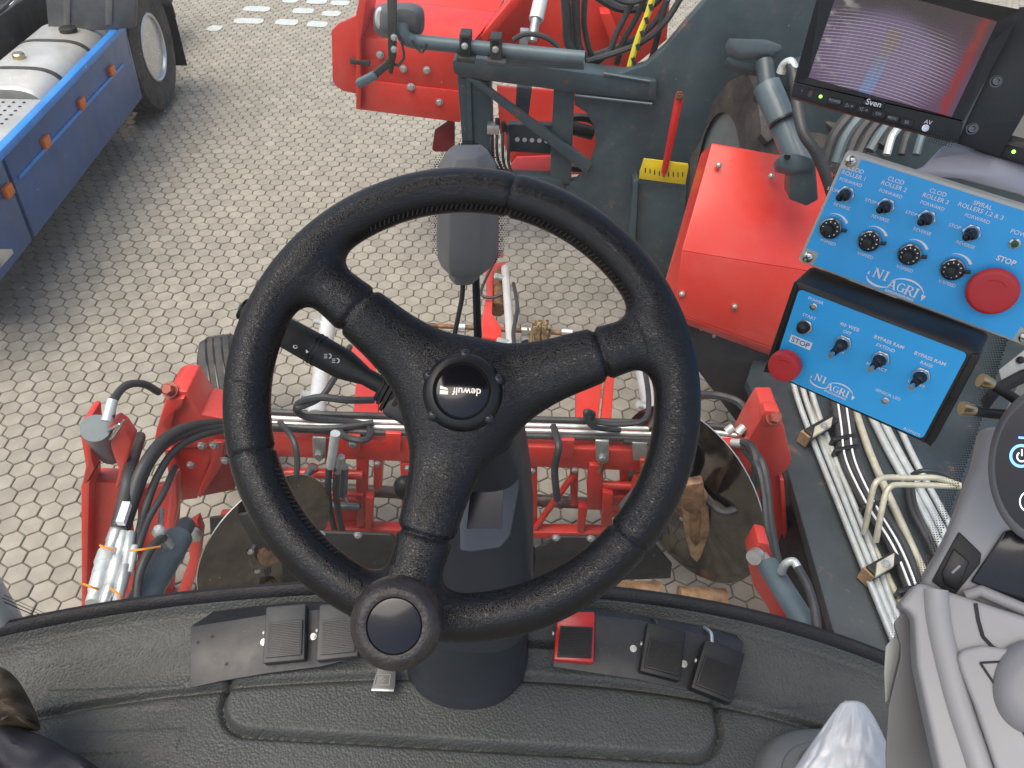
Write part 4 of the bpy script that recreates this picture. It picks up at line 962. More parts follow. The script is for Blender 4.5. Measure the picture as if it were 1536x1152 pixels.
# rounded ridge + inner panel on the shell
def ridge(pts, r, name, mat, h=0.):
    MB().tube([cpn.at(x, y, h) for x, y in pts], r, 12).build(name, mat, cn, smooth=True)
ridge([(1404, 885), (1408, 930), (1420, 985), (1440, 1060), (1470, 1150), (1490, 1230)], .012, 'edge_roll', CONS, -.002)
MB().plate(pl([(1433, 985), (1440, 975), (1470, 968), (1520, 975), (1640, 1000), (1640, 1260), (1520, 1260), (1490, 1150), (1460, 1060), (1440, 1010)], .012), -cpn.n*.012).build('inner_panel', CONS, cn, bevel=.006, seg=3)
gp = MB()
for a, b in zip([(1463, 905), (1467, 930), (1474, 955), (1488, 970), (1505, 980)][:-1], [(1467, 930), (1474, 955), (1488, 970), (1505, 980)]): gp.bar(cpn.at(*a, .0004), cpn.at(*b, .0004), .0035, .002, cpn.n)
for a, b in (((1466, 994), (1500, 1045)), ((1500, 1045), (1536, 1108)), ((1466, 994), (1500, 992))): gp.bar(cpn.at(*a, .0128), cpn.at(*b, .0128), .0022, .001, cpn.n)
gp.build('panel_gap', SEAL, cn)
# raised rim behind, switch panel and black screen
p2n = Panel(1450, 850, .80, V((-.45, -.60, .66)), (1400, 850), (1500, 850))
MB().plate([p2n.at(*q) for q in [(1380, 880), (1418, 818), (1462, 700), (1475, 640), (1640, 640), (1640, 960), (1470, 905)]], -p2n.n*.06).build('upper_shell', CONS, cn, bevel=.008, seg=3)
sp = MB().plate([p2n.at(*q, .003) for q in [(1397, 872), (1438, 797), (1472, 830), (1470, 845), (1432, 893), (1420, 888)]], -p2n.n*.006).build('switch_plate', BLKM, cn, bevel=.002)
rk = MB().plate([p2n.at(*q, .008) for q in [(1412, 858), (1430, 822), (1453, 842), (1436, 884), (1416, 876)]], -p2n.n*.008).build('rocker_switch', BLKP, sp, bevel=.0015)
MB().bar(p2n.at(1427, 858, .009), p2n.at(1439, 847, .009), .0022, .0008, p2n.n).build('rocker_mark', GPRT, sp)
MB().plate([p2n.at(*q, .006) for q in [(1455, 872), (1505, 797), (1640, 760), (1640, 960), (1540, 905)]], -p2n.n*.008).build('dark_screen', BLKG, cn, bevel=.002)
MB().tube([p2n.at(*q, .006) for q in [(1448, 893), (1470, 885), (1540, 915), (1640, 955)]], .0065, 10, smooth=False).build('screen_rim', CONS, cn, smooth=True)
# palm rest bowl
MB().loft([[cpn.at(1545+math.cos(t)*r, 1030+math.sin(t)*r*1.15, h) for t in np.linspace(0, 2*math.pi, 40)[:-1]] for r, h in ((62, .004), (62, .010), (58, .017), (48, .023), (30, .025), (10, .0255))]).build('palm_rest', M('palm_grey', (.24, .24, .255), .42), cn, smooth=True)
# round key pad with lit symbols
kp_ = thing('round_keypad', 'round dark keypad with glowing blue and violet symbols', 'keypad', tuple(ad(1560, 700, .70)))
kn_ = Panel(1560, 695, .69, -ray(1560, 695), (1500, 695), (1600, 695))
def disc(cx, cy, rx, ry, h): return [kn_.at(cx+rx*math.cos(t), cy+ry*math.sin(t), h) for t in np.linspace(0, 2*math.pi, 49)[:-1]]
kr = MB().loft([disc(1570, 700, r, r*1.35, h) for r, h in ((86, -.03), (88, .0), (85, .006), (80, .008), (76, .004))], cap=True).build('bezel', M('keypad_grey', (.16, .165, .18), .4, var=.04), kp_, smooth=True)
MB().add(disc(1570, 700, 77, 77*1.35, .0052), [tuple(range(48))]).build('keypad_face', BLKG, kp_, fixn=False)
sym = MB(); o_ = kn_.at(1533, 684, .006); m_ = kn_.m
def ringp(mb_, cx, cy, r0, r1, a0, a1, n_=24):
    P = [kn_.at(cx+r0*math.cos(t), cy+r0*math.sin(t), .0062) for t in np.linspace(a0, a1, n_)]; Q = [kn_.at(cx+r1*math.cos(t), cy+r1*math.sin(t), .0062) for t in np.linspace(a0, a1, n_)]
    mb_.add(P+Q, [(i, i+1, n_+i+1, n_+i) for i in range(n_-1)])
ringp(sym, 1532, 684, 13.5, 17.5, 0, 6.283, 40)
sym.add([kn_.at(x, y, .0062) for x, y in ((1528, 655), (1540, 656), (1540, 659), (1528, 658))], [(0, 1, 2, 3)]); sym.build('lit_ring', BLED, kp_, fixn=False)
sym = MB(); ringp(sym, 1533, 685, 6, 8.2, -1.0, 4.1); sym.add([kn_.at(x, y, .0062) for x, y in ((1532, 674), (1534, 674), (1534, 684), (1532, 684))], [(0, 1, 2, 3)]); sym.build('lit_symbol', WLED, kp_, fixn=False)['kind'] = 'stuff'; sym = MB(); ringp(sym, 1546, 752, 15, 17, 0, 6.283, 32); sym.build('lit_symbol', WLED, kp_, fixn=False)

# ================================================================== small things on the floor
gm = thing('grey_moulding', 'dark grey rounded plastic moulding with oval black cap on the floor', 'moulding', tuple(az(1210, 1150, FZ)))
gn = V((0, -.2, .98)).normalized(); gpn = Panel(1210, 1130, (az(1210, 1130, FZ+.03)-CE).dot(CF), gn, (1150, 1130), (1250, 1130))
def og(cx, cy, rx, ry, h, e=.75): return [gpn.at(cx+rx*math.copysign(abs(math.cos(t))**e, math.cos(t)), cy+ry*math.copysign(abs(math.sin(t))**e, math.sin(t)), h) for t in np.linspace(0, 2*math.pi, 49)[:-1]]
GM_ = M('moulding_grey', (.15, .155, .15), .5, var=.08, bump=.2, bs=300)
MB().loft([og(1232, 1170, r, r*.86, h) for r, h in ((94, -.04), (92, -.01), (86, .004), (70, .012), (66, .014), (63, .011), (10, .011))]).build('shell', GM_, gm, smooth=True)
MB().loft([og(1222, 1160, 1.0*r, 1.25*r, h, .9) for r, h in ((30, .012), (30, .017), (27, .018), (26, .016))]).build('cap_ring', GM_, gm, smooth=True)
MB().loft([og(1222, 1160, 1.0*r, 1.25*r, h, .9) for r, h in ((26, .014), (25, .019), (12, .021))]).build('cap', BLKP, gm, smooth=True)
# white film sheet standing up in a point
xs_ = np.linspace(0, 1, 60); ys_ = np.linspace(0, 1, 50); VV = []
from mathutils import noise as mnoise
for j, t in enumerate(ys_):
    yy = 1051+t*210; lx = 1268-42*t**.5-120*t**1.2; rx = 1286+42*t**.42+56*t**.9
    for i, s_ in enumerate(xs_):
        a = (s_-.5)*2; px = lx+(rx-lx)*s_; bulge = .085*math.sqrt(max(0, 1-a*a))*(.16+t)
        q = V((s_*3.2+t*.8, t*2.4, 0)); n0 = mnoise.noise(q); n1 = abs(mnoise.noise(q*1.9+V((3, 1, n0)))); n2 = abs(mnoise.noise(q*4.3+V((n0*2, 5, 1))))
        VV.append(ad(px+3*n0*min(1, 3*t), yy, .98-.07*t-bulge-.014*n1*min(1, t*4)-.006*n2*min(1, t*5)))
mb = MB(); mb.v = VV; mb.f = [(j*60+i, j*60+i+1, (j+1)*60+i+1, (j+1)*60+i) for j in range(49) for i in range(59)]
o = mb.build('white_sheet', CLOTHW, smooth=True, loc=tuple(ad(1270, 1150, .95))); tag(o, 'crumpled white plastic sheet rising to a point beside the console', 'plastic sheet')
for e_i in o.data.edges: e_i.use_edge_sharp = False
md = o.modifiers.new('thick', 'SOLIDIFY'); md.thickness = .0012
# cloth at the left
def cloth_blob(name, mat, label, cpx, Z, outline, fold, freq):
    """soft padded shape: outline pixels at depth Z, domed towards the camera with folds"""
    n_ = 44; P = [V(ad(x, y, Z)) for x, y in outline]; P = smooth_path(P+[P[0]], 8)[:-1]; c = ad(*cpx, Z); d_ = -ray(*cpx).normalized(); rings = []
    for k in range(15):
        t = k/14; ring = []
        for i, p in enumerate(P):
            q = c+(p-c)*math.cos(t*1.5707); a = i/len(P)*2*math.pi; qx, qy = proj(q)
            hgt = .11*math.sin(t*1.5707)+fold*math.sin(qx*freq[0]+qy*freq[1]+1.3*math.sin(qx*.05))*math.sin(min(1, t*3)*1.57)
            ring.append(q+d_*hgt)
        rings.append(ring)
    m_ = MB(); m_.loft(rings); o_ = m_.build(name, mat, smooth=True, loc=tuple(ad(*cpx, Z))); tag(o_, label, 'cloth'); return o_
cloth_blob('dark_cloth', CLNAVY, 'dark navy padded cloth in the corner beneath the brown one', (20, 1200), 1.08, [(-60, 1106), (0, 1088), (50, 1098), (95, 1120), (150, 1155), (185, 1215), (150, 1270), (60, 1300), (-50, 1290), (-110, 1230), (-105, 1150)], .008, (.035, -.09))
cloth_blob('brown_cloth', CLBRWN, 'folded brown cloth lying over the dark navy one', (0, 1050), 1.12, [(-50, 1012), (-20, 1000), (4, 1002), (25, 1018), (42, 1045), (56, 1075), (58, 1096), (20, 1094), (-30, 1104), (-66, 1080), (-72, 1040)], .010, (-.06, .22))
o = MB().tube([ad(4, 1078, 1.055), ad(20, 1070, 1.05), ad(38, 1082, 1.055), ad(57, 1094, 1.075)], .003, 6).build('cloth_hem', CLBRWN, bpy.data.objects['brown_cloth'], smooth=True)
# ================================================================== wiper motor
wmP = on_glass(700, 330); wt = thing('wiper_motor', 'grey plastic wiper motor cover fixed to the windscreen', 'wiper motor', tuple(on_glass(700, 410)))
def oct_(y, hw, dp, cut=.45, cx=702):
    a = on_glass(cx-hw, y); b = on_glass(cx+hw, y); n_ = V((0, -1, .09)).normalized(); w_ = b-a
    return [a, a+w_*.04+n_*dp*.45, a+w_*.25+n_*dp, b-w_*.25+n_*dp, b-w_*.04+n_*dp*.45, b]
MB().loft([oct_(216, 20, .012), oct_(224, 30, .030), oct_(245, 44, .040), oct_(300, 46, .046), oct_(350, 47, .050), oct_(376, 46, .049), oct_(391, 40, .044)]).build('cover', MOTG, wt, bevel=.0022, seg=2)
MB().loft([oct_(392, 26, .030, cx=697), oct_(410, 24, .028, cx=697), oct_(416, 20, .022, cx=697)]).build('spout', MOTG, wt, bevel=.003)
MB().tube([on_glass(696, 412)+V((0, -.015, 0)), on_glass(694, 440)+V((0, -.01, 0)), on_glass(688, 470)+V((0, -.01, 0)), on_glass(680, 515)+V((0, -.008, 0)), on_glass(678, 560)+V((0, -.006, 0))], .0033, 8).build('cable', HOSE, wt, smooth=True)
wa = thing('windscreen_wiper', 'thin dark windscreen wiper hanging outside the windscreen glass', 'wiper', tuple(on_glass(714, 420)))
MB().bar(on_glass(711, 405)+V((0, .02, 0)), on_glass(718, 560)+V((0, .02, 0)), .010, .006, up=V((0, 1, 0))).build('arm', M('wiper_dark', (.012, .022, .022), .3), wa, bevel=.001)
MB().bar(on_glass(709, 420)+V((0, .012, 0)), on_glass(713, 555)+V((0, .012, 0)), .003, .008, up=V((0, 1, 0))).build('blade', RUBB, wa)
# ================================================================== parked lorry
TB = V((-3.106, 5.89, .35)); TN = V((.9956, .0935, 0)); TD = V((-.0935, .9956, 0))          # TD points away from the camera
def tp(x, y, off=0.): return apl(x, y, TB+TN*off, TN)
def tq(along, off, z): return V((TB.x, TB.y, 0))+TD*along+TN*off+V((0, 0, z))
lorry = thing('lorry', 'parked lorry chassis with blue side skirt and silver fuel tank', 'lorry', tuple(tq(0, -.5, 0)))
sk1 = MB().plate([tp(*q) for q in [(5, 232), (188, 40), (214, 146), (209, 153), (53, 356)]], -TN*.035).build('side_skirt', TBLUE, lorry, bevel=.006)
MB().plate([tp(*q) for q in [(-90, 330), (1, 236), (49, 360), (40, 372), (-60, 500)]], -TN*.035).build('side_skirt', TBLUE, lorry, bevel=.006)
MB().bar(tp(-60, 290)+V((0, 0, .0)), tp(190, 31), .06, .05).build('top_rail', TBLU2, lorry, bevel=.012)
MB().bar(tp(27, 267)+TN*.004, tp(184, 97)+TN*.004, .012, .022).build('trim_line', TBLU2, sk1, bevel=.003)
for q in ((165, 106), (120, 155), (66, 213), (9, 286)): MB().obox(tp(*q)+TN*.012, TD*.042, TN*.014, V((0, 0, .032))).build('side_lamp', ORRF, lorry, bevel=.006)
MB().plate([tp(*q) for q in [(-60, 372), (18, 372), (22, 380), (0, 405), (-60, 470)]], -TN*.2).build('step', TALU, lorry, bevel=.006)
# wheel
wc = tp(237, 72)-TN*.02; wh = thing('x', 'x', None) if False else None
wprof = [(.26, -.30), (.40, -.31), (.485, -.29), (.515, -.25), (.515, -.05), (.49, -.012), (.43, .0), (.33, -.004), (.262, -.02)]
wt_ = MB().lathe(wc, TN, wprof, 64, cap=False).build('tyre', TYRE, lorry, smooth=True)
gro = MB()
for h in (-.09, -.15, -.21):
    gro.lathe(wc, TN, [(.5165, h-.006), (.5165, h+.006)], 64, cap=False)
gro.build('tread_groove', BLKG, wt_, smooth=True)
rm_ = MB().lathe(wc, TN, [(.268, -.03), (.268, -.010), (.256, -.004), (.244, -.012), (.238, -.04), (.232, -.10), (.222, -.135), (.20, -.150), (.15, -.145), (.13, -.15), (.12, -.12), (.095, -.11), (.0001, -.105)], 56).build('rim', ALUR, lorry, smooth=True)
for k in range(10): a = k*math.pi/5; MB().bolt(wc-TN*.147+TD*math.cos(a)*.168+V((0, 0, math.sin(a)*.168)), TN, .014, .03).build('wheel_nut', ZINC, rm_)
# mudguard and flap
ml = MB(); pr = []
for a in np.linspace(.1, 2.9, 18): pr.append((math.cos(a)*.62, math.sin(a)*.62))
for i in range(17):
    (a, b), (c, d_) = pr[i], pr[i+1]; o = wc+V((0, 0, 0))
    ml.add([o+TD*a+V((0, 0, b))+TN*.02, o+TD*c+V((0, 0, d_))+TN*.02, o+TD*c+V((0, 0, d_))-TN*.40, o+TD*a+V((0, 0, b))-TN*.40], [(0, 1, 2, 3)])
o = ml.build('mudguard', TGREY, lorry, smooth=True, fixn=False); o.modifiers.new('s', 'SOLIDIFY').thickness = .012
fA = wc+TD*.60+V((0, 0, .12)); MB().obox(fA-TN*.18+V((0, 0, -.22)), TN*.20, TD*.006, V((0, 0, .26))).build('mud_flap', RUBB, lorry)
# plastic fender in front of the axle, tank, straps, steps
fd = [ay(x, y, 5.75) for x, y in [(66, -30), (205, -30), (202, 42), (150, 46), (72, 46)]]
MB().plate(fd, V((0, .05, 0))).build('fender_panel', TGREY, lorry, bevel=.01)
for x in (100, 163): MB().plate([ay(a, b, 5.74) for a, b in [(x-6, -25), (x+6, -25), (x+5, 38), (x-5, 38)]], V((0, .02, 0))).build('fender_rib', M('fender_rib', (.13, .13, .125), .5), lorry, bevel=.006)
def tank_ring(al, g_=1.): return sring(tq(al, -.36, .62), .29*g_, .30*g_, .55, 44, TN, V((0, 0, 1)))
tk = MB().loft([tank_ring(-1.25, .95), tank_ring(-1.22), tank_ring(-.02), tank_ring(.01, .95)]).build('fuel_tank', TALU, lorry, smooth=True)
for al in (-.95, -.42): MB().loft([tank_ring(al, 1.012), tank_ring(al+.045, 1.012)]).build('tank_strap', DGREY, tk, smooth=True)
MB().lathe(tq(-.2, -.30, .915), V((0, 0, 1)), [(.06, 0), (.06, .03), (.05, .035)], 20).build('filler_cap', BLKM, tk, smooth=True)
MB().lathe(tq(-.75, -.42, .915), V((0, 0, 1)), [(.04, 0), (.04, .03), (.03, .04)], 12).build('sender_unit', BRASS, tk, smooth=True)
stp = MB().obox(tq(-1.85, -.34, .86), TD*.52, TN*.30, V((0, 0, .02))).build('deck_plate', TALU, lorry, bevel=.008)
hb = MB()
for i in range(16):
    for j in range(8): hb.lathe(tq(-2.32+i*.062, -.58+j*.062, .881), V((0, 0, 1)), [(.011, 0), (.009, .003)], 6)
hb.build('tread_studs', DGREY, stp)['kind'] = 'stuff'
for off, z in ((-.85, .85), (-1.75, .85)): MB().bar(tq(-4, off, z), tq(3.2, off, z), .09, .26).build('chassis_rail', DGREY, lorry, bevel=.01)
for al in (-2.6, -1.4, -.3, .8): MB().bar(tq(al, -.85, .9), tq(al, -1.75, .9), .1, .12).build('cross_member', DGREY, lorry, bevel=.01)
MB().obox(tq(-.6, -1.2, .45), TD*3.2, TN*.75, V((0, 0, .12))).build('shadow_block', DGREY, lorry, bevel=.02)  # added dark box that keeps the ground beneath the lorry in shadow
MB().obox(tq(-1.9, -.42, .44), TD*.7, TN*.30, V((0, 0, .18))).build('battery_box', DGREY, lorry, bevel=.02)
for k in range(9):
    a = -1.6+k*.24; MB().tube([tq(a, -.80, 1.0), tq(a+.2, -.74+.03*(k % 3), 1.06+.02*(k % 2)), tq(a+.4, -.82, 1.01)], .012+.004*(k % 2), 6).build('air_line', [HOSE, ZINC, DGREY][k % 3], lorry, smooth=True)
for k, (a, o_, z) in enumerate(((-1.5, -1.0, 1.02), (-1.1, -1.25, 1.05), (-.7, -1.05, 1.04), (-.2, -1.4, 1.03), (-1.8, -1.4, 1.0), (.2, -1.1, 1.03))):
    MB().lathe(tq(a, o_, z-.1), V((.2, .1, 1)), [(.09, 0), (.10, .08), (.07, .14), (.02, .15)], 14).build('valve', [DGREY, ZINC, TALU][k % 3], lorry, smooth=True)

# ================================================================== red harvester hood
HY = 4.3
hood = thing('harvester_hood', 'bright red folded sheet metal hood with bolts behind the grey frame', 'machine hood', tuple(az(620, 176, 0)*.0+V((ay(620, 176, HY).x, HY, 0))))
def vpl(pts, Y, th, name, mat, par, bevel=.004, **k): return MB().plate([ay(q[0], q[1], q[2] if len(q) > 2 else Y) for q in pts], V((0, th, 0))).build(name, mat, par, bevel=bevel, **k)
vpl([(533, 56), (600, 62), (700, 74), (700, 137), (600, 126), (534, 117)], HY, .02, 'front_panel', RED, hood)
vpl([(534, 118), (600, 127), (700, 138), (690, 184), (536, 164)], HY-.012, .02, 'lower_panel', RED, hood)
vpl([(497, 46), (507, 36), (533, 24), (536, 24), (536, 141), (515, 137), (499, 126)], HY-.03, .015, 'end_flange', RED, hood)
vpl([(534, 20), (548, -40), (556, -40), (541, 60), (541, 164), (534, 164)], HY-.06, .4, 'end_plate', RED, hood)
MB().plate([ay(534, 57, HY), ay(700, 75, HY), ay(745, 18, HY+.45), ay(545, -4, HY+.45)], V((0, .01, -.02))).build('sloped_top', RED, hood, bevel=.003)
MB().plate([ay(545, -4, HY+.452), ay(745, 18, HY+.452), ay(790, -60, HY+1.1), ay(560, -60, HY+1.1)], V((0, .01, -.02))).build('upper_top', RED, hood, bevel=.003)
for q in ((538, 53), (605, 103), (640, 105), (617, 130), (659, 153), (570, 82), (500, 123), (616, 130)): MB().bolt(ay(q[0], q[1], HY-.015), V((0, -1, .1)), .016).build('bolt', ZINC, hood)
MB().bar(ay(525, 91, HY-.05), ay(555, 95, HY-.05), .02, .03).build('latch', DGREY, hood, bevel=.004)
vpl([(700, 76), (760, 0), (800, -60), (1010, -60), (1000, 60), (935, 112), (860, 110)], HY+.35, .03, 'rear_bulkhead', RED, hood)
for (a, b, c, d_) in (((700, 80), (715, 82), (800, -20), (785, -22)), ((900, 20), (915, 20), (935, 70), (920, 75))): MB().plate([ay(*q, HY+.20) for q in (a, b, c, d_)], V((0, .12, 0))).build('stiffener', RED, hood, bevel=.004)
vpl([(745, 130), (880, 140), (895, 175), (892, 262), (835, 262), (770, 255), (750, 200)], HY+.25, .03, 'inner_panel', RED, hood)
vpl([(652, 196), (672, 182), (682, 184), (682, 228), (652, 228), (648, 224)], HY+.1, .02, 'hanging_flap', M('dark_red_rubber', (.20, .012, .02), .5, dust=.1), hood)
vpl([(760, 256), (775, 236), (835, 234), (828, 262)], HY+.2, .02, 'chute_panel', M('pink_panel', (.55, .06, .07), .4), hood)

# ================================================================== grey frame
GYY = 3.6
fr = thing('machine_frame', 'slate grey welded steel frame with diagonal brace and round cut-outs', 'machine frame', tuple(V((ay(900, 200, GYY).x, GYY, 0))))
def gp_(pts, name, mat=GREY, Y=GYY, th=.06, par=None, bevel=.006): return vpl(pts, Y, th, name, mat, par or fr, bevel=bevel)
gp_([(679, 92), (692, 84), (868, 108), (985, 122), (985, 152), (868, 140), (690, 116), (680, 108)], 'top_beam', th=.14, Y=GYY-.04)
gp_([(866, 110), (927, 111), (970, 97), (1000, 70), (1027, 37), (1060, 0), (1085, -40), (1290, -40), (1275, 120), (1200, 150), (1150, 110), (1127, 107), (1093, 123), (1067, 160), (1056, 200), (1050, 214), (1036, 236), (1034, 300), (1028, 440), (1004, 440), (968, 388), (920, 344), (868, 304), (838, 276), (866, 272), (884, 252), (894, 222), (892, 192), (880, 170), (862, 158)], 'side_plate')
gp_([(686, 116), (736, 124), (742, 300), (700, 300), (692, 200)], 'front_post', th=.12)
gp_([(700, 118), (706, 118), (712, 300), (704, 300)], 'post_rib', Y=GYY-.02, th=.02, bevel=.002)
gp_([(831, 132), (862, 136), (856, 280), (824, 280)], 'middle_post', th=.08)
gp_([(775, 130), (798, 134), (792, 182), (772, 178)], 'short_post', Y=GYY+.1, th=.05)
gp_([(699, 118), (718, 122), (888, 246), (880, 262)], 'diagonal_brace', Y=GYY-.05, th=.04)
gp_([(735, 262), (850, 268), (850, 300), (735, 300)], 'lower_rail', th=.08)
gp_([(762, 186), (838, 188), (836, 232), (764, 228)], 'cross_rail', Y=GYY+.16, th=.05)
for k in range(5): MB().lathe(ay(776+k*11, 209+k*.6, GYY+.158), V((0, -1, 0)), [(.012, 0), (.012, .003)], 10).build('rail_hole', WPRT, fr)
gp_([(958, 274), (1030, 280), (1020, 440), (1000, 438), (952, 380)], 'lower_channel', Y=GYY-.05, th=.05)
gp_([(950, 274), (958, 270), (952, 385), (943, 372)], 'channel_flange', Y=GYY-.10, th=.10, bevel=.003)
for a, b in (((862, 143), (978, 156)), ((905, 110), (975, 122))): MB().tube([ay(*a, GYY-.045), ay((a[0]+b[0])/2, (a[1]+b[1])/2, GYY-.045), ay(*b, GYY-.045)], .006, 6).build('weld_bead', GREYC, fr, smooth=True)
MB().lathe(ay(868, 215, GYY+.3), V((0, 1, 0)), [(.16, -.02), (.16, .02), (.13, .02), (.13, -.02)], 32, cap=False).build('inner_ring', DGREY, fr, smooth=True)
MB().cyl(ay(850, 190, GYY+.2), ay(890, 200, GYY+.2), .035, 18).build('motor_stub', BLKM, fr, smooth=True)
# pointer and scale
sc_ = vpl([(966, 238), (1032, 246), (1033, 250), (1028, 277), (958, 268), (960, 256)], GYY-.07, .008, 'scale_plate', YEL, fr, bevel=.001)
tkm = MB()
for k in range(9):
    x = 968+k*7; y = 259+k*.8+abs(k-4)*-.8; tkm.plate([ay(x+a, y+b, GYY-.0712) for a, b in ((-.8, -4), (.8, -4), (.8, 3), (-.8, 3))], V((0, .0005, 0)))
tkm.build('scale_marks', BLKP, sc_)
pt_ = vpl([(1013, 143), (1017, 138), (1023, 138), (1026, 144), (1001, 258), (995, 266), (992, 258)], GYY-.085, .010, 'pointer', REDB, fr, bevel=.002)
MB().bolt(ay(1019, 144, GYY-.086), V((0, -1, .1)), .014).build('pointer_bolt', RUST, pt_)
# small valve block hanging in the frame
vb = thing('valve_block', 'small silver valve block with thin black hoses in the frame window', 'valve block', tuple(ay(745, 190, GYY-.02)))
MB().obox(ay(740, 192, GYY-.03), V((.03, 0, 0)), V((0, .03, 0)), V((0, 0, .022))).build('block', ZINC, vb, bevel=.004)
for k, (x, y) in enumerate(((746, 178), (755, 183), (762, 188))): MB().cyl(ay(x, y, GYY-.03), ay(x+1, y+14, GYY-.03), .012, 12).build('solenoid', BLKM, vb, smooth=True)
for k in range(4): MB().tube([ay(738+k*8, 196, GYY-.03), ay(736+k*9, 220, GYY-.05), ay(742+k*7, 245, GYY-.03), ay(760+k*4, 270, GYY-.02)], .008, 6).build('thin_hose', HOSE, vb, smooth=True)

# ================================================================== mirror on its bracket
MY = 3.45
mi = thing('side_mirror', 'grey backed side mirror on a tube arm bolted to the frame', 'mirror', tuple(ay(745, 90, MY)))
MB().loft([[ay(602+rx*math.copysign(abs(math.cos(t))**.6, math.cos(t))-(6 if q < 2 else 0), 31+ry*math.copysign(abs(math.sin(t))**.6, math.sin(t)), MY+dy) for t in np.linspace(0, 2*math.pi, 33)[:-1]] for q, (rx, ry, dy) in enumerate(((30, 24, .12), (36, 27, .10), (35, 27, .05), (31, 24, .0), (22, 17, -.035), (8, 6, -.045)))]).build('mirror_shell', MIRG, mi, smooth=True)
MB().loft([[ay(570+rx*math.cos(t), 27+ry*math.sin(t), MY+dy) for t in np.linspace(0, 2*math.pi, 25)[:-1]] for rx, ry, dy in ((7, 16, .06), (8, 17, .04), (5, 12, .02))]).build('marker_lamp', WHT, mi, smooth=True)
MB().tube([ay(603, 34, MY-.04), ay(604, 50, MY-.05), ay(614, 60, MY-.04), ay(640, 64, MY-.02), ay(760, 76, MY), ay(876, 87, MY)], .031, 14).build('arm_tube', GREYC, mi, smooth=True)
MB().tube([ay(735, 88, MY+.06), ay(876, 97, MY+.06)], .022, 12, smooth=False).build('lower_tube', GREYC, mi, smooth=True)
for x, y in ((698, 72), (744, 77)):
    MB().plate([ay(x+a, y+b, MY-.06) for a, b in ((-9, -20), (8, -19), (8, 18), (-9, 16))], V((0, .09, 0))).build('clamp_post', DGREY, mi, bevel=.004)
    MB().plate([ay(x+a, y+b, MY-.062) for a, b in ((-6, -16), (5, -15), (5, -8), (-6, -9))], V((0, .002, 0))).build('tube_end', BLKG, mi)
    MB().bolt(ay(x-1, y-3, MY-.065), V((0, -1, .1)), .011).build('clamp_bolt', ZINC, mi)
    MB().plate([ay(x+a, y+b, MY-.08) for a, b in ((-14, 14), (15, 17), (14, 24), (-13, 21))], V((0, .14, 0))).build('clamp_foot', DGREY, mi, bevel=.003)
MB().plate([ay(*q, MY-.10) for q in [(580, -30), (595, -30), (594, 84), (588, 112), (583, 110), (582, 80)]], V((0, .02, 0))).build('strap_plate', DGREY, mi, bevel=.003)
for q in ((591, 56), (591, 74)): MB().bolt(ay(*q, MY-.105), V((0, -1, .1)), .011).build('strap_bolt', ZINC, mi)
MB().bar(ay(584, 94, MY-.06), ay(562, 112, MY-.06), .035, .03).build('lamp_arm', DGREY, mi, bevel=.004)
MB().bar(ay(566, 111, MY-.06), ay(536, 126, MY-.06), .045, .035).build('lamp_bar', GREYC, mi, bevel=.008)
MB().tube([ay(600, 55, MY-.08), ay(606, 84, MY-.09), ay(596, 98, MY-.09), ay(588, 92, MY-.08)], .006, 6).build('mirror_lead', HOSE, mi, smooth=True)
MB().tube([ay(618, 60, MY-.08), ay(632, 78, MY-.08), ay(640, 66, MY-.08)], .006, 6).build('mirror_lead', HOSE, mi, smooth=True)

# ================================================================== hoses above the frame
def hose(label, pts, r, Y=None, mat=HOSE, group='hydraulic hoses', k=6, name='hydraulic_hose'):
    P = [ay(p[0], p[1], p[2] if len(p) > 2 else Y) for p in pts]; o = MB().tube(P, r, 8, k=k).build(name, mat, smooth=True, loc=tuple(P[0])); tag(o, label, 'hose', group); return o
HT = 'thin black hydraulic hose in the bundle curving over the grey frame'
for k, pts in enumerate(([(846, -20), (850, 30), (853, 66), (872, 98)], [(862, -20), (864, 40), (868, 72), (884, 100)], [(878, -20), (876, 30), (880, 60), (890, 92)], [(1010, -20), (985, 30), (950, 60), (905, 78), (872, 84), (790, 72)], [(1030, -20), (1000, 30), (965, 62), (915, 82), (880, 92)],
                         [(960, -20), (940, 20), (925, 50), (912, 80), (885, 100)], [(972, -20), (958, 20), (936, 60), (925, 96)], [(890, -10), (930, 12), (975, 8), (1000, -20)], [(900, -20), (935, 2), (965, -2), (985, -20)], [(1000, 0), (990, 40), (980, 80), (975, 92)])):
    hose([HT, 'thick black hydraulic hose in the bundle curving over the grey frame'][k in (0, 1, 7)], pts, .022 if k in (0, 1, 7) else .015, 3.72+.03*(k % 4))
yh = hose('yellow striped hose in the bundle over the grey frame', [(984, -20), (972, 20), (958, 55), (948, 88), (944, 104)], .015, 3.66, mat=YELH)
for k in range(6): MB().tube([ay(982-k*6.6+d_*.3, -14+k*20+d_, 3.645) for d_ in (0, 9)], .010, 6, smooth=False).build('dark_band', HOSE, yh)
hose('short black hose looping from the foot of the pale ram', [(770, 60), (785, 52), (805, 52), (822, 58), (838, 70)], .012, 3.5)
wr = thing('pale_ram', 'pale steel ram standing behind the mirror arm', 'hydraulic ram', tuple(ay(800, 55, 3.75)))
MB().cyl(ay(818, -30, 3.95), ay(804, 30, 3.8), .035, 14).build('barrel', WHT, wr, smooth=True); MB().cyl(ay(804, 28, 3.8), ay(798, 62, 3.74), .022, 12).build('rod', ZINC, wr, smooth=True)
MB().obox(ay(786, 60, 3.72), V((.02, 0, 0)), V((0, .02, 0)), V((0, 0, .05))).build('foot_block', ZINC, wr, bevel=.004)

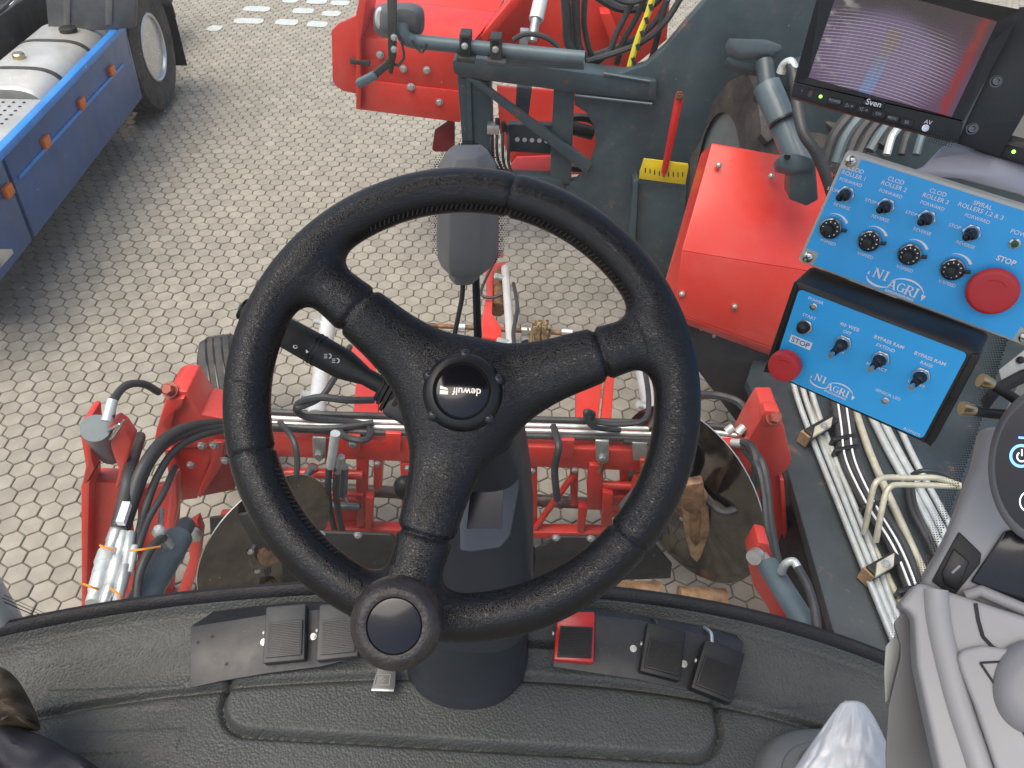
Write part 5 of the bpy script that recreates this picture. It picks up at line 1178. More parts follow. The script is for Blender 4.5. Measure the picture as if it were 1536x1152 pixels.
# ================================================================== drive wheel, ram and red guard on the right
dw = thing('drive_wheel', 'dusty lugged drive wheel partly hidden behind the red guard', 'wheel', tuple(V((ay(1150, 260, 3.95).x, 3.95, 0))))
dc = ay(1145, 265, 3.95); axw = V((1, .12, 0)).normalized(); dR = .66
MB().lathe(dc, axw, [(.34, -.27), (.50, -.29), (.60, -.27), (.635, -.18), (.645, 0), (.635, .18), (.60, .27), (.50, .29), (.34, .27)], 56, cap=False).build('tyre', TYRE, dw, smooth=True)
fx, fy, fz = frame_of(axw)
for k in range(18):
    for s_ in (-1, 1):
        a = 2*math.pi*(k+.5*(s_ > 0))/18; P = []
        for t in np.linspace(0, 1, 5): aa = a+.30*t; rr = .655-.03*t*t; P.append(dc+axw*s_*(.02+.26*t)+(fx*math.cos(aa)+fy*math.sin(aa))*rr)
        m_ = MB()
        for i in range(4):
            u_ = (P[i]-dc-axw*(P[i]-dc).dot(axw)).normalized(); m_.bar(P[i], P[i+1], .055, .07, up=u_)
        m_.build('lug', TYRE, dw, bevel=.006)
MB().lathe(dc, axw, [(.36, -.25), (.34, -.2), (.15, -.12), (.0001, -.12)], 32).build('rim', GREYC, dw, smooth=True)
gd = thing('wheel_guard', 'bent bright red sheet metal guard standing before the lugged wheel', 'guard', tuple(V((ay(1100, 400, 2.8).x, 2.8, 0))))
def gpl(pts, name, mat=RED, th=.012): return MB().plate([ay(*q) for q in pts], V((0, th, 0))).build(name, mat, gd, bevel=.003)
gpl([(1068, 216, 3.10), (1170, 234, 3.10), (1250, 260, 3.1), (1235, 410, 2.78), (1023, 376, 2.78)], 'upper_panel')
gpl([(1052, 232, 3.18), (1069, 217, 3.10), (1024, 376, 2.78), (1012, 470, 2.72), (998, 424, 2.84)], 'side_return')
gpl([(1023, 377, 2.779), (1235, 411, 2.779), (1225, 545, 2.72), (1012, 469, 2.72)], 'lower_panel')
gpl([(1012, 470, 2.719), (1220, 545, 2.719), (1215, 556, 2.74), (1016, 482, 2.74)], 'bottom_lip')
for q in ((1078, 248, 3.02), (1157, 264, 3.0), (1023, 441, 2.73), (1102, 460, 2.73)): MB().sphere(ay(q[0], q[1], q[2]-.0), .014, 10).build('rivet', ZINC, gd, smooth=True)
MB().plate([ay(*q) for q in [(1000, 470, 2.78), (1020, 480, 2.78), (1215, 552, 2.78), (1205, 640, 2.82), (1110, 640, 2.8), (1050, 560, 2.8)]], V((0, .02, 0))).build('rubber_skirt', RUBB, gd, bevel=.003)
for q in ((1071, 504, 2.775), (1052, 493, 2.775)): MB().sphere(ay(*q), .010, 8).build('rivet', ZINC, gd, smooth=True)
rmm = thing('lift_ram', 'slate grey hydraulic ram between flat lugs above the red guard', 'hydraulic ram', tuple(ay(1195, 270, 2.85)))
MB().cyl(ay(1150, 128, 3.12), ay(1203, 252, 2.85), .055, 24).build('barrel', GREYC, rmm, smooth=True)
MB().cyl(ay(1146, 92, 3.2), ay(1151, 130, 3.12), .036, 20).build('rod_neck', GREY, rmm, smooth=True)
MB().plate([ay(*q, 3.18) for q in [(1092, 56), (1150, 58), (1172, 66), (1175, 74), (1160, 80), (1110, 80), (1094, 70)]], V((0, .03, -.04))).build('top_lug', GREYC, rmm, bevel=.008)
MB().plate([ay(*q, 3.2) for q in [(1092, 84), (1104, 90), (1150, 100), (1146, 110), (1100, 100), (1090, 92)]], V((0, .03, -.03))).build('top_lug', GREY, rmm, bevel=.006)
MB().plate([ay(*q, 2.78) for q in [(1165, 236), (1175, 230), (1195, 229), (1222, 238), (1224, 252), (1190, 256), (1168, 250)]], V((0, .03, -.04))).build('bottom_lug', GREYC, rmm, bevel=.008)
MB().lathe(ay(1180, 237, 2.775)+V((0, 0, .004)), V((0, -.5, .86)), [(.013, 0), (.013, .003)], 14).build('pin_hole', BLKG, rmm)
MB().plate([ay(*q, 2.80) for q in [(1186, 254), (1224, 250), (1228, 300), (1210, 310), (1184, 300)]], V((0, .10, 0))).build('lug_block', GREY, rmm, bevel=.008)
MB().tube([ay(1186, 96, 3.0), ay(1192, 120, 2.95), ay(1196, 160, 2.86), ay(1205, 200, 2.78), ay(1222, 226, 2.74), ay(1238, 262, 2.72), ay(1250, 300, 2.72)], .021, 10).build('ram_hose', HOSE, rmm, smooth=True)
MB().tube([ay(1171, 110, 3.02), ay(1176, 98, 3.02), ay(1186, 93, 3.0), ay(1192, 104, 2.98)], .018, 10).build('hose_elbow', PIPE, rmm, smooth=True)
for q in ((1176, 180), (1187, 208)): MB().lathe(ay(q[0], q[1], 2.98), (ay(1203, 252, 2.85)-ay(1150, 128, 3.12)), [(.062, 0), (.062, .008)], 20).build('cable_tie', BLKP, rmm)
# wheel arch body behind the boxes
ab = thing('rear_body', 'slate grey machine body with black hoses seen beneath the monitor', 'machine body', tuple(V((ay(1300, 200, 3.4).x, 3.4, 0))))
vpl([(1195, 100), (1330, 60), (1700, 60), (1700, 420), (1235, 420), (1225, 300)], 3.5, .3, 'body_plate', GREY, ab)
for k in range(6): MB().tube([ay(1236+k*17, 250-k*6, 3.1), ay(1250+k*18, 205-k*2, 3.15), ay(1275+k*18, 172, 3.2), ay(1300+k*20, 150, 3.3)], .024, 8).build('body_hose', [HOSE, GREYC, HOSE][k % 3], ab, smooth=True)
for k in range(3): MB().tube([ay(1330+k*22, 232, 3.0), ay(1338+k*22, 205, 3.05), ay(1350+k*20, 190, 3.1)], .016, 8).build('body_pipe', [PIPE, HOSE, GREYC][k], ab, smooth=True)
# ================================================================== front intake header
ZT = .72; FL = az(245, 648, ZT); FR = az(1185, 686, ZT); BD = (FR-FL).normalized(); BF = V((-BD.y, BD.x, 0)).normalized()     # BF points away from the camera
def hv(x, y, off=0.): return apl(x, y, FL+BF*off, BF)
def hpl(pts, off, th, name, mat, par, bevel=.004, **k): return MB().plate([hv(*q, off) for q in pts], BF*th).build(name, mat, par, bevel=bevel, **k)
hd = thing('intake_header', 'red welded intake header beam with brackets pipes and hoses', 'machine header', tuple(V(((FL.x+FR.x)/2, FL.y, 0))))
MB().obox((FL+FR)/2+BF*.06-V((0, 0, .06)), BD*((FR-FL).length/2), BF*.06, V((0, 0, .06))).build('main_beam', RED, hd, bevel=.008)
# left end tower
hpl([(229, 672), (234, 645), (250, 592), (262, 586), (280, 588), (302, 622), (334, 628), (336, 672)], -.03, .15, 'end_tower', RED, hd, bevel=.006)
hpl([(236, 640), (249, 600), (276, 598), (272, 612), (262, 618), (256, 645)], -.05, .04, 'tower_gusset', RED, hd, bevel=.006)
MB().bolt(hv(258, 592, -.03)+V((0, 0, .02)), V((0, -.6, .8)), .022, .03).build('bolt', REDBT, hd)
hpl([(246, 676), (258, 674), (266, 700), (262, 756), (250, 758), (252, 712)], -.05, .03, 'hanger_plate', RED, hd, bevel=.005)
hpl([(262, 674), (320, 672), (316, 690), (296, 748), (264, 752)], -.01, .03, 'hanger_plate', RED, hd, bevel=.005)
hpl([(318, 664), (336, 664), (332, 700), (300, 748), (296, 742), (316, 694)], -.06, .02, 'hanger_rib', RED, hd, bevel=.003)
for q in ((321, 667), (303, 668), (338, 690), (287, 697)): MB().bolt(hv(*q, -.065), -BF, .014).build('bolt', ZINC, hd)
hpl([(296, 700), (345, 694), (352, 735), (300, 745)], .02, .03, 'hole_plate', M('dark_red_paint', (.28, .02, .02), .45, dust=.2), hd)
# right end tower
hpl([(1112, 680), (1128, 650), (1146, 622), (1170, 622), (1176, 640), (1188, 690), (1180, 706), (1152, 722), (1118, 705)], -.03, .15, 'end_tower', RED, hd, bevel=.006)
hpl([(1142, 625), (1148, 616), (1170, 618), (1172, 640), (1146, 642)], -.06, .05, 'tower_gusset', RED, hd, bevel=.005)
MB().bolt(hv(1160, 626, -.062), V((0, -.7, .7)), .022, .03).build('bolt', REDBT, hd)
hpl([(1085, 670), (1124, 672), (1126, 700), (1112, 722), (1080, 720)], -.05, .05, 'hanger_plate', RED, hd)
hpl([(1052, 678), (1072, 679), (1072, 700), (1050, 698)], -.04, .04, 'bolt_lug', RED, hd)
hpl([(1074, 722), (1116, 724), (1120, 785), (1076, 748)], -.01, .02, 'hanger_rib', RED, hd)
for q in ((1061, 687), (1101, 688), (1101, 702), (1086, 723), (1050, 706)): MB().bolt(hv(*q, -.055), -BF, .015).build('bolt', ZINC, hd)
# right lower arm
hpl([(1124, 712), (1168, 716), (1178, 760), (1182, 832), (1176, 838), (1128, 830)], .0, .08, 'right_arm', RED, hd, bevel=.006)
hpl([(1170, 720), (1176, 720), (1184, 835), (1178, 838)], -.03, .04, 'arm_edge', RED, hd, bevel=.003)
hpl([(1124, 838), (1138, 814), (1154, 817), (1160, 846), (1172, 880), (1198, 930), (1206, 960), (1180, 960), (1148, 908), (1130, 880)], -.5, .08, 'lower_arm', RED, hd, bevel=.008)
# pipes and hoses along the beam
for k, (dy, r, mt_) in enumerate(((0, .0095, PIPE), (8, .0095, PIPE), (-9, .013, HOSE), (16, .012, HOSE))):
    MB().tube([az(330, 622+dy, .76), az(500, 631+dy, .76), az(800, 638+dy, .76), az(1040, 646+dy, .76), az(1120, 656+dy, .76)], r, 8, k=3).build('beam_pipe' if mt_ is PIPE else 'beam_hose', mt_, hd, smooth=True)
for x in (480, 905):
    hpl([(x-12, 656+(x-480)*.012), (x+9, 657+(x-480)*.012), (x+8, 686+(x-480)*.012), (x-1, 694+(x-480)*.012), (x-11, 686+(x-480)*.012)], -.025, .012, 'pipe_clamp', ZINC, hd)
    MB().bolt(hv(x-2, 681+(x-480)*.012, -.026), -BF, .014).build('bolt', ZINC, hd)
MB().cyl(hv(905, 692, -.03), hv(900, 708, -.03), .010, 10).build('stud', RUST, hd, smooth=True)
hpl([(520, 655), (540, 656), (540, 676), (530, 684), (520, 676)], -.03, .02, 'bolt_lug', RED, hd); MB().bolt(hv(529, 665, -.032), -BF, .015).build('bolt', ZINC, hd)
MB().cyl(az(935, 662, .78), az(975, 664, .78), .012, 10).build('rubber_sleeve', RUBB, hd, smooth=True)
# curling hoses round the indicator side
def zh(label_par, pts, r, mat=HOSE, name='hose', k=6): return MB().tube([az(*p) for p in pts], r, 8, k=k).build(name, mat, label_par, smooth=True)
zh(hd, [(560, 600, .85), (520, 600, .9), (480, 596, .92), (450, 604, .88), (446, 618, .82), (470, 628, .78), (520, 632, .76), (548, 638, .76), (556, 650, .78), (546, 660, .8), (520, 656, .8), (510, 648, .78)], .014)
zh(hd, [(446, 612, .86), (480, 597, .9), (500, 570, .92), (514, 545, .9), (525, 520, .85)], .012)
zh(hd, [(350, 634, .78), (430, 640, .79), (500, 642, .79), (560, 634, .78)], .012)
zh(hd, [(880, 620, .80), (900, 634, .84), (940, 636, .88), (968, 628, .9), (973, 600, .9), (968, 560, .86), (958, 520, .8)], .011)
zh(hd, [(870, 632, .80), (890, 622, .86), (878, 618, .9), (890, 640, .82), (930, 645, .78)], .011)
zh(hd, [(1112, 664, .84), (1125, 668, .9), (1134, 690, .9), (1130, 730, .82), (1112, 758, .76), (1085, 768, .74), (1060, 748, .74), (1038, 718, .76)], .017)
zh(hd, [(1115, 670, .86), (1140, 690, .9), (1150, 730, .86), (1155, 780, .8), (1166, 840, .72), (1172, 850, .7)], .015)
zh(hd, [(1118, 676, .86), (1136, 700, .9), (1145, 740, .86), (1150, 790, .8), (1160, 845, .72)], .013)
zh(hd, [(1050, 592, .8), (1080, 594, .84), (1110, 605, .84), (1125, 630, .84), (1118, 655, .82)], .016)
for a, b in (((1098, 664), (1114, 666)), ((1090, 648), (1100, 640)), ((1106, 650), (1116, 640))): MB().cyl(az(*a, .83), az(*b, .85), .017, 10).build('hose_end', PIPE, hd, smooth=True)
# silver hose fitting with two hoses going down
MB().cyl(hv(503, 650, -.10), hv(496, 700, -.10), .018, 12).build('hose_end', PIPE, hd, smooth=True)
MB().cyl(hv(512, 685, -.10), hv(506, 708, -.10), .014, 12).build('hose_end', ZINC, hd, smooth=True)
for dx in (0, 12): MB().tube([hv(494+dx, 700, -.10), hv(492+dx, 740, -.10), hv(499+dx, 785, -.08), hv(512+dx*.6, 815, -.05)], .013, 8).build('hose', HOSE, hd, smooth=True)
# subframes
def sub(pts, off=0., th=.04, name='subframe_plate', mat=RED, bevel=.004): return hpl(pts, off, th, name, mat, hd, bevel=bevel)
def tubeh(a, b, r, name='cross_tube', mat=RED, off=0.): return MB().cyl(hv(*a, off), hv(*b, off), r, 14).build(name, mat, hd, smooth=True)
tubeh((412, 708), (545, 712), .022); tubeh((470, 700), (444, 750), .020); tubeh((438, 736), (545, 742), .012); tubeh((445, 757), (540, 760), .016, 'grey_rod', GREYC, -.02)
sub([(534, 684), (552, 686), (550, 760), (546, 790), (534, 790)]); sub([(492, 748), (546, 752), (544, 796), (496, 792)], .05); sub([(548, 746), (560, 748), (558, 796), (548, 794)], -.03)
sub([(470, 764), (494, 766), (494, 780), (472, 778)], .02); tubeh((516, 700), (514, 742), .018, 'small_ram', GREYC, -.05); tubeh((514, 742), (520, 752), .010, 'ram_rod', ZINC, -.05)
sub([(884, 698), (906, 700), (904, 728), (902, 766), (882, 764), (880, 730)], -.02); tubeh((890, 726), (965, 730), .018); sub([(904, 738), (920, 742), (918, 790), (902, 792)], -.04)
sub([(906, 744), (956, 746), (950, 760), (912, 758)], -.01); sub([(868, 760), (882, 762), (876, 800), (866, 798)], .0); tubeh((958, 714), (950, 735), .02); sub([(916, 766), (950, 768), (946, 778), (918, 776)], .04)
tubeh((375, 726), (620, 740), .028, 'roller_shaft', SHAFT, .12); tubeh((620, 740), (1010, 762), .028, 'roller_shaft', SHAFT, .12)
sub([(340, 792), (620, 796), (900, 800), (1080, 804), (1080, 812), (900, 809), (620, 805), (340, 802)], .0, .05, 'lower_bar')
sub([(330, 772), (352, 770), (350, 786), (332, 786)], .0, .03)
FLAP = M('flap_rubber', (.014, .013, .013), .6, var=.3, dust=.3, dustcol=(.07, .055, .045))
# moulding plates and rollers below
for pts in ([(418, 806), (446, 798), (586, 803), (606, 822), (608, 880), (590, 892), (424, 888)], [(770, 846), (836, 806), (975, 808), (1008, 848), (1006, 868), (900, 872), (800, 878)], [(640, 806), (790, 808), (806, 830), (800, 870), (650, 868)]): hpl(pts, -.34, .015, 'scraper_or_reflection_plate', FLAP, hd)
for x, y in ((834, 806), (886, 807), (482, 800), (537, 802), (940, 808)): MB().bolt(hv(x, y, -.345), -BF, .012).build('bolt', ZINC, hd)
for a, b in (((480, 892), (600, 894)), ((790, 884), (905, 886)), ((915, 886), (992, 888)), ((1018, 894), (1088, 898))): MB().cyl(hv(*a, -.30), hv(*b, -.30), .042, 20).build('ground_roller', TAN, hd, smooth=True)
# solid tan plates imitating a rusty hub's reflection in the right disc
hpl([(1022, 735), (1050, 726), (1062, 745), (1066, 800), (1056, 832), (1046, 846), (1036, 836), (1026, 790)], -.26, .03, 'hub_reflection', TAN, hd, bevel=.01)
hpl([(1022, 730), (1056, 724), (1058, 760), (1040, 775), (1024, 765)], -.30, .04, 'hub_reflection_core', RUST, hd, bevel=.01)
hpl([(1038, 770), (1052, 770), (1050, 815), (1044, 822), (1036, 812)], -.29, .03, 'hub_reflection_plate', RUST, hd, bevel=.006)

# more of the crowded middle: webs, stays, blocks and hoses behind and below the beam
for pts, off, th in (([(352, 676), (420, 680), (416, 700), (356, 698)], .02, .03), ([(360, 700), (378, 700), (392, 760), (376, 764)], .0, .03), ([(400, 690), (414, 690), (424, 790), (410, 790)], -.03, .03), ([(430, 752), (492, 756), (492, 768), (432, 765)], -.02, .04),
                     ([(560, 690), (574, 690), (572, 735), (560, 735)], .02, .05), ([(600, 696), (622, 697), (618, 800), (604, 800)], .0, .04), ([(960, 690), (982, 692), (978, 745), (962, 742)], -.03, .05), ([(985, 700), (1040, 702), (1030, 735), (990, 730)], .0, .04),
                     ([(930, 696), (944, 697), (940, 726), (930, 726)], .02, .04), ([(855, 700), (868, 700), (866, 760), (856, 760)], .04, .04), ([(790, 700), (806, 700), (806, 800), (794, 800)], .03, .04), ([(950, 776), (1010, 780), (1006, 800), (952, 796)], -.04, .04)):
    hpl(pts, off, th, 'web_plate', RED, hd)
for a, b, r in (((352, 690), (430, 770), .016), ((990, 706), (960, 790), .016), ((620, 706), (690, 790), .014), ((860, 712), (800, 796), .014)): tubeh(a, b, r, 'stay_rod', RED, .02)
for a, b, r, mt_ in (((430, 752), (470, 700), .014, GREYC), ((935, 760), (975, 712), .020, GREYC), ((640, 700), (650, 790), .022, GREYC)): tubeh(a, b, r, 'small_ram', mt_, -.06)
for k, pts in enumerate(([(420, 634, .8), (440, 660, .84), (446, 700, .76), (438, 745, .62), (450, 790, .5)], [(830, 640, .8), (838, 668, .84), (832, 705, .74), (836, 750, .6)], [(985, 650, .8), (1000, 676, .84), (1004, 712, .78), (994, 752, .62), (1000, 800, .5)], [(1010, 650, .8), (1024, 672, .86), (1030, 700, .82), (1022, 735, .7)])): zh(hd, pts, .012+.002*(k % 2))
for x, y in ((352, 682), (412, 688), (566, 695), (612, 702), (968, 698), (1000, 706), (1030, 708), (862, 705), (798, 706), (436, 758), (488, 762)): MB().bolt(hv(x, y, -.045), -BF, .011).build('bolt', ZINC, hd)
for x, y, mt_ in ((380, 652, ZINC), (590, 658, RED), (660, 664, ZINC), (850, 668, RED), (960, 672, ZINC), (1015, 676, RED)): hpl([(x-12, y-8), (x+12, y-7), (x+10, y+20), (x-10, y+19)], -.02, .018, 'pipe_clamp' if mt_ is ZINC else 'bolt_lug', mt_, hd)
# ================================================================== discs beside the intake
def disc_thing(label, c, n_, R_):
    t = thing('coulter_disc', label, 'disc', tuple(V((c.x, c.y, 0))), 'coulter discs at the ends of the header')
    MB().lathe(c, n_, [(R_, -.002), (R_, .002), (R_*.9, .006), (R_*.35, .022), (R_*.33, .03), (.0001, .032)], 64).build('blade', DISC, t, smooth=True)
    MB().lathe(c, n_, [(R_*1.004, -.0025), (R_*1.004, .0025)], 64, cap=False).build('edge', ZINC, t, smooth=True)
    MB().lathe(c, n_, [(.07, .02), (.07, .05), (.04, .06)], 20).build('hub', RUST, t, smooth=True)
    for k in range(5): a = k*1.2566; x, y, z = frame_of(n_); MB().bolt(c+n_*.024+(x*math.cos(a)+y*math.sin(a))*.10, n_, .010).build('disc_bolt', ZINC, t)
disc_thing('polished disc behind the tan plates shaped as its reflection', hv(1030, 742, -.12), V((-.8, -.6, .03)).normalized(), .37)
disc_thing('polished disc behind the hanging hoses of the header', hv(402, 815, -.34), V((.8, -.6, .03)).normalized(), .29)
hpl([(314, 778), (396, 768), (404, 800), (406, 862), (390, 868), (318, 864)], -.40, .012, 'scraper_or_reflection_plate', FLAP, hd)  # dark plate laid over the disc to imitate its dark reflection
MB().cyl(hv(312, 882, -.40), hv(412, 880, -.40), .03, 20).build('ground_roller', RUST, hd, smooth=True)

# ================================================================== depth wheel, posts and pale rams beyond the beam
dp = thing('depth_wheel', 'ribbed rubber depth wheel standing beyond the header beam', 'wheel', tuple(V((az(330, 585, .35).x, az(330, 585, .35).y, 0))))
dcx = az(350, 606, .33); dn = V((.93, .36, 0)).normalized()
MB().lathe(dcx, dn, [(.17, -.10), (.26, -.105), (.315, -.085), (.33, -.05), (.333, 0), (.33, .05), (.315, .085), (.26, .105), (.17, .10)], 56, cap=False).build('tyre', TYRE, dp, smooth=True)
for h in (-.05, -.018, .018, .05): MB().lathe(dcx, dn, [(.3335, h-.004), (.3345, h), (.3335, h+.004)], 56, cap=False).build('tread_groove', BLKG, dp, smooth=True)
MB().lathe(dcx, dn, [(.175, -.07), (.165, .07), (.08, .04), (.0001, .04)], 28).build('rim', GREYC, dp, smooth=True)
def ram(label, a, b, r, mat=WHT, fit=True, name='pale_ram', rod=None):
    A, B = az(*a), az(*b); t = thing(name, label, 'hydraulic ram', tuple(B)); d_ = (B-A).normalized()
    MB().cyl(A, B, r, 20).build('barrel', mat, t, smooth=True)
    MB().cyl(A-d_*.02, A+d_*.03, r*1.12, 20).build('end_cap', mat, t, smooth=True); MB().cyl(B-d_*.03, B+d_*.02, r*1.12, 20).build('end_cap', mat, t, smooth=True)
    if fit:
        for s_ in (.12, .85): P = A+(B-A)*s_; MB().cyl(P, P+V((-.06, -.02, .03)), .016, 10).build('port', PIPE, t, smooth=True)
    if rod: MB().cyl(A, az(*rod), r*.5, 14).build('rod', ZINC, t, smooth=True)
    return t
ram('pale steel ram behind the indicator stalk', (494, 470, .62), (474, 622, .74), .036)
ram('slim pale ram hung with cable beneath the wiper motor', (758, 405, .45), (768, 540, .66), .022)
ram('pale steel ram seen through the wheel above the red beam', (950, 478, .55), (982, 640, .74), .036)
zr = [x for x in bpy.data.objects if x.name.startswith('pale_ram')]
r2_ = [o for o in zr if o.parent is None and o.get('label', '').startswith('slim')][0]
MB().tube([az(770, 425, .5), az(776, 460, .58), az(770, 500, .66), az(776, 540, .72)], .010, 8).build('ram_hose', HOSE, r2_, smooth=True)
def post(label, parts):
    P0 = az(*parts[0][0][0]); t = thing('red_post', label, 'bracket', tuple(V((P0.x, P0.y, 0))))
    for pts, th, mt_ in parts: MB().plate([az(*q) for q in pts], V((0, .0, -th))).build('plate', mt_, t, bevel=.004)
    return t
post('red upright bracket beside the pale ram behind the stalk', [([(524, 520, .62), (548, 505, .6), (566, 560, .66), (568, 642, .74), (528, 640, .74), (534, 570, .68)], .05, RED), ([(566, 560, .66), (600, 600, .70), (600, 642, .74), (570, 642, .74)], .05, RED)])
post('red upright bracket by the right spoke of the wheel', [([(864, 575, .66), (905, 560, .64), (896, 640, .74), (864, 640, .74)], .05, RED), ([(908, 562, .64), (922, 560, .64), (916, 642, .74), (900, 642, .74)], .08, RED)])
pm = post('red bracket with a rusty cylinder below the wiper motor', [([(728, 396, .4), (758, 392, .4), (756, 405, .42), (740, 410, .42), (738, 470, .5), (752, 490, .55), (752, 510, .58), (724, 505, .57), (722, 480, .52), (730, 440, .45)], .04, RED)])
MB().cyl(az(750, 412, .40), az(746, 465, .40), .045, 20).build('rusty_cylinder', RUST, pm, smooth=True)
MB().tube([az(746, 375, .45), az(742, 392, .5), az(728, 420, .5), (az(722, 442, .5)), az(740, 446, .5), az(764, 436, .52)], .008, 8).build('cable', HOSE, pm, smooth=True)
MB().obox(az(748, 376, .45), V((.03, 0, 0)), V((0, .03, 0)), V((0, 0, .03))).build('connector', ZINC, pm, bevel=.006)
cr = thing('threaded_rod', 'long rusty cross rod with steel collars beyond the header', 'rod', tuple(az(740, 490, .4)))
MB().cyl(az(642, 488, .4), az(890, 502, .4), .013, 12).build('rod', RUST, cr, smooth=True)
for x in (690, 790, 850): MB().cyl(az(x-8, 490.5+(x-690)*.05, .4), az(x+8, 491.5+(x-690)*.05, .4), .028, 16).build('collar', ZINC, cr, smooth=True)
for x, y in ((692, 512), (790, 516)):
    MB().obox(az(x, y, .38), V((.04, 0, 0)), V((0, .05, 0)), V((0, 0, .012))).build('eye_plate', ZINC, cr, bevel=.008)
    MB().lathe(az(x, y, .395), V((0, 0, 1)), [(.018, 0), (.03, .004), (.018, .016)], 16).build('eye', BLKM, cr, smooth=True)
# muddy straw brush
mbk = thing('muddy_brush', 'small mud caked yellowish bristle tuft above the right spoke', 'brush', tuple(az(812, 530, .55)))
MUD = M('dry_mud', (.30, .22, .11), .9, var=.5, vs_=60, bump=.8, bs=150)
m_ = MB()
for k in range(160):
    a = random.uniform(0, 6.28); rr = random.uniform(0, .045); B_ = az(808, 528, .52)+V((rr*math.cos(a), rr*math.sin(a)*.7, 0)); m_.tube([B_, B_+V((random.uniform(-.02, .02), random.uniform(0, .04), random.uniform(.09, .17)))], random.uniform(.003, .007), 5, smooth=False)
m_.build('bristles', MUD, mbk)['kind'] = 'stuff'
MB().lathe(az(808, 528, .50), V((0, 0, 1)), [(.05, 0), (.055, .03), (.05, .05)], 16).build('core', WHT, mbk, smooth=True)

# ================================================================== left lift arm with couplings
la = thing('lift_linkage', 'red channel shaped lift arm with grey pin and steel hose couplings', 'lift arm', tuple(V((hv(160, 800, -.2).x, hv(160, 800, -.2).y, 0))))
OFF = -.32
MB().plate([hv(*q, OFF) for q in [(129, 722), (190, 726), (206, 905), (214, 1000), (120, 1000), (124, 910)]], BF*.03).build('front_web', RED, la, bevel=.005)
MB().plate([hv(*q, OFF-.05) for q in [(121, 728), (134, 722), (130, 905), (130, 1000), (117, 1000), (122, 900)]], BF*.10).build('side_flange', RED, la, bevel=.005)
MB().plate([hv(*q, OFF-.05) for q in [(118, 640), (124, 633), (132, 634), (138, 690), (142, 704), (128, 728), (122, 730), (128, 700)]], BF*.10).build('ear', RED, la, bevel=.006)
MB().plate([hv(*q, OFF-.05) for q in [(162, 640), (172, 634), (184, 642), (198, 662), (186, 712), (176, 734), (172, 730), (178, 706), (166, 672)]], BF*.05).build('ear', RED, la, bevel=.006)
MB().plate([hv(*q, OFF+.01) for q in [(126, 720), (205, 722), (206, 752), (128, 748)]], BF*.06).build('cross_web', RED, la, bevel=.006)
MB().cyl(hv(143, 642, OFF-.06), hv(168, 678, OFF+.06), .044, 28).build('pivot_pin', GREYC, la, smooth=True)
MB().tube([hv(165, 656, OFF-.06), hv(172, 646, OFF-.07), hv(180, 636, OFF-.07), hv(172, 640, OFF-.065), hv(160, 650, OFF-.06), hv(166, 658, OFF-.06), hv(178, 644, OFF-.07), hv(186, 630, OFF-.07)], .004, 6).build('spring_clip', CHRM, la, smooth=True)
MB().tube([hv(165, 627, OFF-.05), hv(172, 598, OFF+.02), hv(190, 578, OFF+.1), hv(215, 576, OFF+.15), hv(238, 588, OFF+.2)], .013, 10).build('hose', HOSE, la, smooth=True)
MB().cyl(hv(160, 632, OFF-.06), hv(169, 600, OFF-.0), .017, 12).build('hose_end', PIPE, la, smooth=True)
MB().plate([hv(*q, OFF+.06) for q in [(206, 735), (262, 728), (268, 760), (258, 905), (258, 1000), (206, 1000)]], BF*.03).build('inner_plate', RED, la, bevel=.005)
MB().plate([hv(*q, OFF+.0) for q in [(254, 720), (264, 718), (266, 760), (250, 830), (242, 905), (236, 905), (240, 820), (252, 770)]], BF*.05).build('inner_rib', RED, la, bevel=.004)
MB().plate([hv(*q, OFF+.0) for q in [(280, 790), (296, 780), (303, 800), (298, 850), (275, 915), (240, 1000), (225, 1000), (262, 900), (284, 840)]], BF*.04).build('lever', RED, la, bevel=.006)
MB().lathe(hv(290, 798, OFF-.01), -BF, [(.035, 0), (.035, .02), (.02, .03)], 20).build('lever_eye', ZINC, la, smooth=True)
# hoses down to the couplings
HG = 'hoses down the lift arm'
for k, (pts, r) in enumerate((([(335, 640, .8), (290, 646, .9), (250, 665, .95), (222, 700, .95), (203, 750, .9), (186, 800, .88)], .016), ([(335, 634, .8), (285, 640, .92), (243, 662, .98), (212, 705, .98), (194, 760, .92), (174, 800, .9)], .019), ([(335, 645, .8), (296, 655, .88), (262, 676, .92), (236, 715, .92), (216, 770, .9), (206, 815, .88)], .013), ([(262, 700, .85), (245, 740, .9), (222, 780, .9), (205, 830, .88)], .011), ([(210, 655, .8), (196, 700, .95), (188, 740, .95), (176, 790, .92)], .02))):
    P = [az(*p) for p in pts]; o = MB().tube(P, r, 10).build('lift_hose', HOSE, smooth=True, loc=tuple(P[-1])); tag(o, ['black hose of middle thickness arching from the beam to the arm couplings', 'thick black hose arching outermost from the beam to the arm couplings', 'slim black hose arching innermost from the beam to the arm couplings', 'thinnest short black hose dropping beside the inner plate to the couplings', 'thickest short black hose dropping behind the pin ear to the couplings'][k], 'hose', HG)
for k, (a, b, r, mt_) in enumerate((((178, 792), (164, 830), .024, ZINC), ((164, 828), (152, 862), .032, PIPE), ((152, 862), (140, 905), .026, PIPE), ((186, 800), (176, 840), .018, PIPE), ((177, 838), (166, 880), .022, PIPE), ((166, 880), (155, 910), .020, ZINC), ((196, 800), (188, 850), .015, PIPE), ((188, 850), (176, 905), .018, ZINC), ((202, 820), (194, 860), .012, PIPE))):
    MB().lathe(az(*a, .90), az(*b, .90)-az(*a, .90), [(r, 0), (r, (az(*b, .9)-az(*a, .9)).length*.55), (r*.86, (az(*b, .9)-az(*a, .9)).length*.6), (r*.86, (az(*b, .9)-az(*a, .9)).length)], 12).build('coupling', mt_, la, smooth=True)
